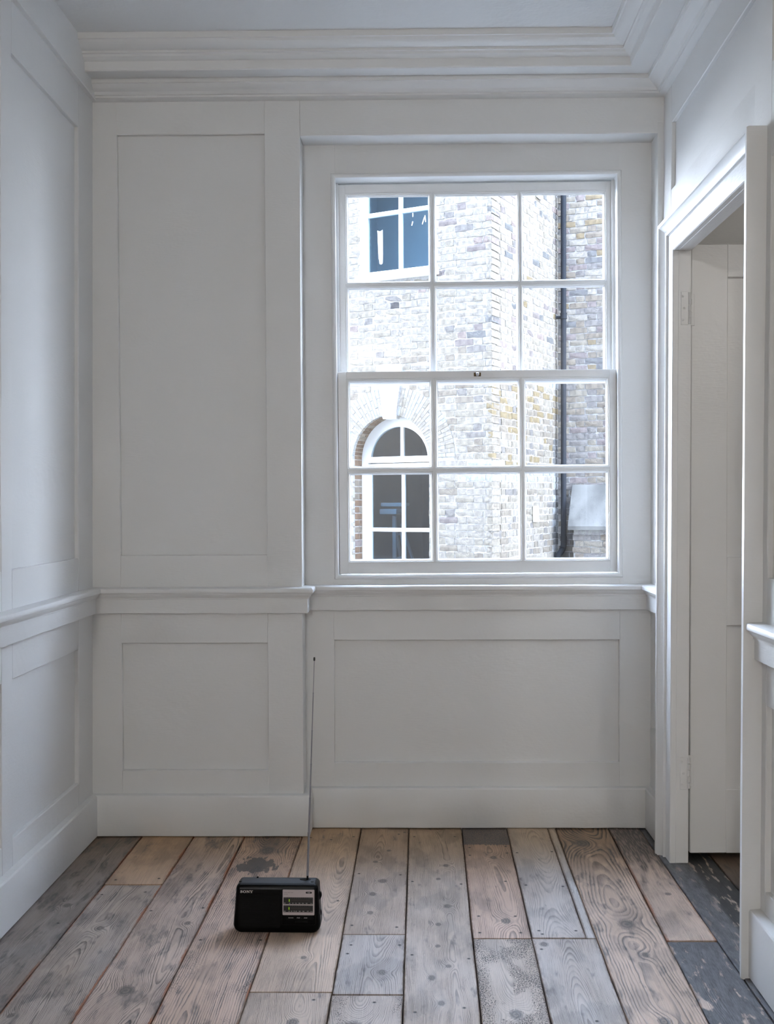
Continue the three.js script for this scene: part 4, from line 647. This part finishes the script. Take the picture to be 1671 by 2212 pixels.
// two air vents on the side wall
for (const [label, t0, t1, y0, y1] of [['white slatted air vent low on the pale side wall, left of the drainpipe', 1.272, 1.45, 0.803, 1.0], ['white slatted air vent high on the pale side wall, left of the drainpipe', 1.4, 1.56, 4.81, 5.02]]) {
  const v = thing('air_vent', label, 'vent', [P0.x, 0, P0.z]); v.rotation.y = faceB.rotation.y;
  const z = 0.022, e = 0.028;
  part('vent_frame', [board(t0, t0 + e, y0, y1, 0.006, z, 0.003), board(t1 - e, t1, y0, y1, 0.006, z, 0.003), board(t0, t1, y0, y0 + e, 0.006, z + 0.012, 0.003), board(t0, t1, y1 - e * 0.8, y1, 0.006, z, 0.003)], mats.extWhite, v);
  part('backing', board(t0 + 0.01, t1 - 0.01, y0 + 0.01, y1 - 0.01, 0.006, 0.008, 0), mats.dark, v);
  for (let k = 0; k < 12; k++) { const y = mix(y0 + e, y1 - e * 0.8, (k + 0.5) / 12); part('slat', board(t0 + e - 0.004, t1 - e + 0.004, y - 0.0032, y + 0.0032, 0.002, 0.018, 0.001), mats.extWhite, v); }
  part('slat', board((t0 + t1) / 2 - 0.005, (t0 + t1) / 2 + 0.005, y0 + e, y1 - e * 0.8, 0.002, 0.02, 0.001), mats.extWhite, v);
}
// unseen outside of our house, made tall and dark to dim bricks and reflections
const own = thing('wall_exterior', 'brick outside of the house around the sash window', 'wall', [0, 0, 0], 'structure');
part('masonry', [board(-16, -0.275, -3, 11, -3.62, -3.563), board(0.7, 8, -3, 11, -3.62, -3.563), board(-0.28, 0.705, -3, 0.725, -3.62, -3.563), board(-0.28, 0.705, 2.165, 11, -3.62, -3.563)], new THREE.MeshStandardMaterial({ color: new THREE.Color().setRGB(0.055, 0.06, 0.066), roughness: 0.95, name: 'dark_facade_mortar' }), own);
{
  const n = [], r = rng(77); for (let y = -0.4, c = 0; y < 10.5; y += 0.081, c++) for (let x = -15 + (c % 2) * 0.12; x < -5; x += 0.24) n.push([x, y]);
  const im = new THREE.InstancedMesh(brickShapes.s[0], new THREE.MeshStandardMaterial({ color: new THREE.Color().setRGB(0.022, 0.024, 0.027), roughness: 0.9, name: 'dark_facade_brick' }), n.length);
  n.forEach(([x, y], i) => { dummy.position.set(x, y, -3.632); dummy.rotation.set(0, Math.PI, 0); dummy.scale.set(1, 1, 1); dummy.updateMatrix(); im.setMatrixAt(i, dummy.matrix); const k = 0.7 + 0.6 * r(); im.setColorAt(i, new THREE.Color().setRGB(k, k, k)); });
  im.name = 'brickwork'; im.userData.kind = 'stuff'; own.add(im);
}

// ================================================================== the radio on the floor
const font = await new FontLoader().loadAsync('fonts/droid/droid_serif_bold.typeface.json');
{
  const t = thing('portable_radio', 'black portable radio with a silver dial panel and raised aerial, standing on the floorboards', 'radio', [-0.336, 0.0012, -2.584]);
  t.scale.set(1.03, 0.985, 1);
  t.rotation.y = THREE.MathUtils.degToRad(-1.0);
  const black = new THREE.MeshPhysicalMaterial({ specularIntensity: 0.22, color: new THREE.Color().setRGB(0.0013, 0.0013, 0.0015), roughness: 0.35, name: 'black_plastic' });
  const matt = new THREE.MeshPhysicalMaterial({ color: new THREE.Color().setRGB(0.002, 0.002, 0.002), specularIntensity: 0.25, roughness: 0.6, name: 'matt_black_plastic' });
  const silver = new THREE.MeshStandardMaterial({ color: new THREE.Color().setRGB(0.62, 0.6, 0.58), roughness: 0.4, metalness: 0.3, name: 'silver_lettering' });
  const WD = 0.206, HT = 0.1195, DP = 0.06, LEAN = 0.085, X0 = -WD / 2;
  const shear = (g, k = LEAN) => { const m = new THREE.Matrix4(); m.set(1, 0, 0, 0, 0, 1, 0, 0, 0, -k, 1, 0, 0, 0, 0, 1); g.applyMatrix4(m); return g; };
  const s = new THREE.Shape(); { const w = WD / 2, rb = 0.021, rt = 0.012, b = 0.0045; s.moveTo(-w - 0.0015 + rb, 0); s.lineTo(w + 0.0015 - rb, 0); s.absarc(w + 0.0015 - rb, rb, rb, -Math.PI / 2, 0); s.lineTo(w - b, HT - rt); s.absarc(w - b - rt, HT - rt, rt, 0, Math.PI / 2); s.lineTo(-w + b + rt, HT); s.absarc(-w + b + rt, HT - rt, rt, Math.PI / 2, Math.PI); s.lineTo(-w - 0.0015, rb); s.absarc(-w - 0.0015 + rb, rb, rb, Math.PI, Math.PI * 1.5); }
  // curved front: full-width shell with well rounded edges
  const body = new THREE.ExtrudeGeometry(s, { depth: DP - 0.022, bevelEnabled: true, bevelThickness: 0.011, bevelSize: 0.009, bevelOffset: -0.009, bevelSegments: 6, curveSegments: 14 }).translate(0, 0, -DP + 0.011);
  part('case', shear(toCreasedNormals(body, 0.5)), black, t);
  { // satin top, rolled over the front edge, lightened for the window sheen
    const o = [], n = [], R = 0.0118; for (let k = 0; k <= 10; k++) { const a = k / 10 * Math.PI / 2; o.push([-R + Math.cos(a) * (R + 0.0006), HT - R + Math.sin(a) * (R + 0.0006)]); n.push([-R + Math.cos(a) * (R - 0.001), HT - R + Math.sin(a) * (R - 0.001)]); }
    o.push([-DP + 0.014, HT + 0.0006]); n.push([-DP + 0.014, HT - 0.001]);
    const pr = [...o, ...n.reverse()], ln = WD / 2 - 0.0145;
    part('top_panel', shear(sweep(pr, [[-ln, 0], [ln, 0]], (p, q, b) => V(p, b, q), { step: 1, crease: 0.7 })), new THREE.MeshPhysicalMaterial({ color: new THREE.Color().setRGB(0.014, 0.015, 0.018), roughness: 0.5, name: 'satin_black_plastic' }), t);
  }
  const F = (g) => shear(g);
  // speaker front: slightly raised perforated field
  part('speaker_grille', F(shapeGeo(rect(X0 + 0.012, X0 + 0.112, 0.014, 0.096, 0.006), 0.0018, 0.0006).translate(0, 0, -0.0005)), matt, t);
  const slots = []; for (let k = 0; k < 26; k++) slots.push(board(X0 + 0.017, X0 + 0.107, 0.019 + k * 0.0029, 0.0202 + k * 0.0029, 0.0012, 0.0019, 0.0002));
  const sl = part('grille_bars', F(join(slots)), matt, t); sl.userData.kind = 'stuff';
  const logo = new TextGeometry('SONY', { font, size: 0.0058, depth: 0.0008, curveSegments: 5 }); logo.computeBoundingBox();
  const lw = logo.boundingBox.max.x - logo.boundingBox.min.x; logo.scale(0.0305 / lw, 1, 1);
  part('brand_lettering', F(boxUV(logo).translate(X0 + 0.0155, 0.0995, 0.0005)), silver, t, 'raised silver SONY lettering');
  // dial panel with its print
  const cv = document.createElement('canvas'); cv.width = 1024; cv.height = 832; const c = cv.getContext('2d');
  c.fillStyle = '#b9aeae'; c.fillRect(0, 0, 1024, 832);
  c.fillStyle = '#3a3536'; c.textBaseline = 'middle'; c.font = '28px sans-serif'; c.fillText('FM/AM  2BAND  RADIO', 48, 92); c.font = '38px sans-serif'; c.fillText('ICF-38', 48, 152);
  const rr = (x, y, w, h, r) => { c.beginPath(); c.roundRect(x, y, w, h, r); c.fill(); };
  c.fillStyle = '#131314'; rr(742, 62, 200, 62, 31); c.fillStyle = '#d8d4d2'; c.font = 'bold 34px sans-serif'; c.fillText('TUNE', 800, 94);
  const dial = (y, h, name, nums, unit) => {
    c.fillStyle = '#0d0d0e'; rr(28, y, 950, h, 14); c.fillStyle = '#231d1b'; c.fillRect(270, y + 74, 610, 54);
    c.fillStyle = '#8d9093'; c.font = '26px sans-serif'; for (let k = 0; k <= 10; k++) { c.textAlign = 'center'; c.fillText(String(k), 186 + k * 66, y + 26); } c.fillRect(50, y + 24, 90, 3); c.fillRect(880, y + 24, 80, 3);
    c.fillStyle = '#c9c6c4'; c.font = 'bold 36px sans-serif'; c.textAlign = 'left'; c.fillText(name, 40, y + h - 32); c.textAlign = 'center'; nums.forEach(([n, x]) => c.fillText(n, x, y + h - 32)); c.font = '30px sans-serif'; c.fillText(unit, 925, y + h - 32); c.textAlign = 'left';
  };
  dial(250, 226, 'FM', [['88', 226], ['92', 330], ['96', 432], ['100', 540], ['104', 650], ['108', 770]], 'MHz');
  dial(512, 226, 'AM', [['53', 210], ['60', 290], ['70', 372], ['80', 438], ['100', 550], ['130', 668], ['170', 808]], 'x10kHz');
  const tex = new THREE.CanvasTexture(cv); tex.colorSpace = THREE.SRGBColorSpace;
  const px0 = X0 + 0.1175, px1 = X0 + 0.1935, py0 = 0.0462, py1 = 0.108;
  const pg = new THREE.ExtrudeGeometry(rect(px0, px1, py0, py1, 0.002), { depth: 0.001, bevelEnabled: false, curveSegments: 5 }).translate(0, 0, 0.0002);
  { const p = pg.attributes.position, u = pg.attributes.uv; for (let i = 0; i < p.count; i++) u.setXY(i, (p.getX(i) - px0) / (px1 - px0), (p.getY(i) - py0) / (py1 - py0)); }
  part('dial_panel', F(pg), new THREE.MeshPhysicalMaterial({ map: tex, roughness: 0.42, name: 'printed_dial' }), t, 'silver panel with printed FM and AM dials');
  const green = new THREE.MeshStandardMaterial({ color: new THREE.Color().setRGB(0.32, 0.6, 0.02), roughness: 0.5, emissive: new THREE.Color().setRGB(0.05, 0.1, 0.0), name: 'green_pointer' });
  const at = (u, v) => [px0 + u / 1024 * (px1 - px0), py1 - v / 832 * (py1 - py0)];
  for (const [u, v] of [[214, 350], [208, 612]]) { const [x, y] = at(u, v); part('dial_pointer', F(board(x - 0.0012, x + 0.0012, y - 0.0032, y + 0.0032, 0.0011, 0.0019, 0.0003)), green, t, 'green tuning pointer'); }
  const print = document.createElement('canvas'); print.width = 512; print.height = 96; const q = print.getContext('2d');
  q.fillStyle = '#030304'; q.fillRect(0, 0, 512, 96); q.fillStyle = '#aaa6a4'; q.textBaseline = 'middle'; q.font = 'bold 34px sans-serif'; q.fillText('BAND', 70, 48); q.font = 'bold 40px sans-serif'; q.fillText('FM', 222, 48); q.fillText('AM', 350, 48); q.font = '30px sans-serif'; q.fillText('..', 300, 52);
  const tx2 = new THREE.CanvasTexture(print); tx2.colorSpace = THREE.SRGBColorSpace;
  const bandY = 0.0395, pl = new THREE.ExtrudeGeometry(rect(X0 + 0.122, X0 + 0.19, bandY - 0.0045, bandY + 0.0045, 0.0005), { depth: 0.0006, bevelEnabled: false }).translate(0, 0, 0.0002);
  { const p = pl.attributes.position, u = pl.attributes.uv; for (let i = 0; i < p.count; i++) u.setXY(i, (p.getX(i) - X0 - 0.122) / 0.068, (p.getY(i) - bandY + 0.0045) / 0.009); }
  part('band_label', F(pl), new THREE.MeshPhysicalMaterial({ map: tx2, roughness: 0.5, specularIntensity: 0.2, name: 'printed_band_label' }), t, 'black strip printed BAND FM AM');
  part('band_switch', F(shapeGeo(rect(X0 + 0.148, X0 + 0.178, 0.0275, 0.0335, 0.003), 0.0026, 0.0008).translate(0, 0, 0)), black, t);
  part('dial_surround', F(sweep([[0, -0.0005], [0, 0.0012], [0.0009, 0.0012], [0.0009, -0.0005]], rect(X0 + 0.1145, X0 + 0.1965, 0.0215, 0.1105, 0.005).getPoints(5).slice(0, -1).map((p) => [p.x, p.y]), (p, qq, b) => V(p, qq, b), { closed: true, step: 1 })), black, t);
  // tuning and volume wheels on the right side, small bosses on top
  for (const y of [0.085, 0.042]) part('control_wheel', shear(new THREE.CylinderGeometry(0.0135, 0.0135, 0.006, 40).rotateX(Math.PI / 2).rotateY(Math.PI / 2).rotateY(Math.PI / 2).translate(WD / 2 - 0.0115, y, -0.028)), matt, t);
  for (const x of [X0 + 0.013, WD / 2 - 0.02]) part('top_boss', new RoundedBoxGeometry(0.007, 0.0018, 0.006, 2, 0.0006).translate(x, HT + 0.0005, -0.02 - LEAN * HT), black, t);
  part('back_knob', new THREE.CylinderGeometry(0.0022, 0.0022, 0.005, 14).translate(X0 + 0.05, HT + 0.001, -0.046 - LEAN * HT), matt, t);
  const seatX = WD / 2 - 0.0335, seatZ = -0.036 - LEAN * HT;
  part('aerial_seat', new THREE.LatheGeometry([[0, 0], [0.0095, 0], [0.011, 0.0012], [0.0105, 0.0022], [0.0075, 0.0018], [0, 0.0012]].map((v) => new THREE.Vector2(...v)), 30).scale(1.25, 1, 0.55).translate(seatX - 0.005, HT - 0.0004, seatZ), black, t);
  // telescopic aerial of six sections
  const a = new THREE.Group(); a.name = 'aerial'; t.add(a); a.position.set(seatX, HT - 0.0005, seatZ); a.rotation.set(-0.012, 0, -0.034);
  a.userData.label = 'thin telescopic metal aerial';
  part('swivel', [new THREE.CylinderGeometry(0.0028, 0.0034, 0.004, 16).translate(0, 0.003, 0), new THREE.CylinderGeometry(0.0024, 0.0024, 0.008, 12).translate(0, 0.008, 0), new THREE.SphereGeometry(0.0027, 12, 8).translate(0, 0.0125, 0)], black, a);
  const joints = [0.011, 0.121, 0.209, 0.295, 0.38, 0.475, 0.56], rad = [0.0027, 0.0023, 0.0019, 0.00155, 0.0012, 0.00085];
  for (let k = 0; k < 6; k++) part('aerial_section', [new THREE.CylinderGeometry(rad[k], rad[k], joints[k + 1] - joints[k], 16).translate(0, (joints[k] + joints[k + 1]) / 2, 0), new THREE.CylinderGeometry(rad[k] + 0.00025, rad[k] + 0.00025, 0.003, 16).translate(0, joints[k + 1] - 0.0015, 0)], mats.steel, a);
  part('aerial_tip', new THREE.CapsuleGeometry(0.0023, 0.0055, 6, 16).translate(0, 0.56, 0), new THREE.MeshStandardMaterial({ color: new THREE.Color().setRGB(0.06, 0.06, 0.06), roughness: 0.35, metalness: 0.6, name: 'dark_tip' }), a);
}

// ================================================================== the room's ceiling lamp, behind the camera
{
  const lp = V(-0.74, 2.28, 3.0), t = thing('pendant_lamp', 'white globe pendant lamp hanging from the ceiling behind the camera', 'lamp', [lp.x, lp.y, lp.z]);
  part('ceiling_rose', new THREE.LatheGeometry([[0, 0], [0.05, 0], [0.048, 0.012], [0.03, 0.024], [0, 0.026]].map((v) => new THREE.Vector2(...v)), 32).rotateX(Math.PI).translate(0, CEIL - lp.y, 0), mats.gloss, t);
  part('rod', new THREE.CylinderGeometry(0.005, 0.005, CEIL - lp.y - 0.1, 12).translate(0, (CEIL - lp.y + 0.1) / 2, 0), mats.gloss, t);
  part('globe', new THREE.SphereGeometry(0.11, 40, 24), new THREE.MeshStandardMaterial({ color: 0xffffff, emissive: new THREE.Color().setRGB(1, 0.97, 0.92), emissiveIntensity: 1.2, roughness: 0.4, name: 'lit_opal_globe' }), t);
  const l = new THREE.PointLight(new THREE.Color().setRGB(1, 0.965, 0.915), LAMP); l.name = 'lamp_light'; l.castShadow = true; l.shadow.radius = 5; l.shadow.mapSize.set(1024, 1024); t.add(l);
  // added twin, out of view, to brighten the next room; shorter, burning lower
  const u = thing('pendant_lamp', 'added unseen globe pendant lamp that brightens the room beyond the doorway', 'lamp', [1.75, 2.1, -0.6]);
  for (const c of t.children) if (c.isMesh) { const m = c.clone(); m.name = numbered(c.name.replace(/_\d+$/, '')); if (!/globe/.test(m.name)) m.position.y += lp.y - 2.1; u.add(m); }
  const k = new THREE.PointLight(new THREE.Color().setRGB(1, 0.965, 0.915), 1.6); k.name = 'added_light_next_room'; k.castShadow = true; k.shadow.radius = 5; u.add(k);
}
renderer.render(scene, camera);
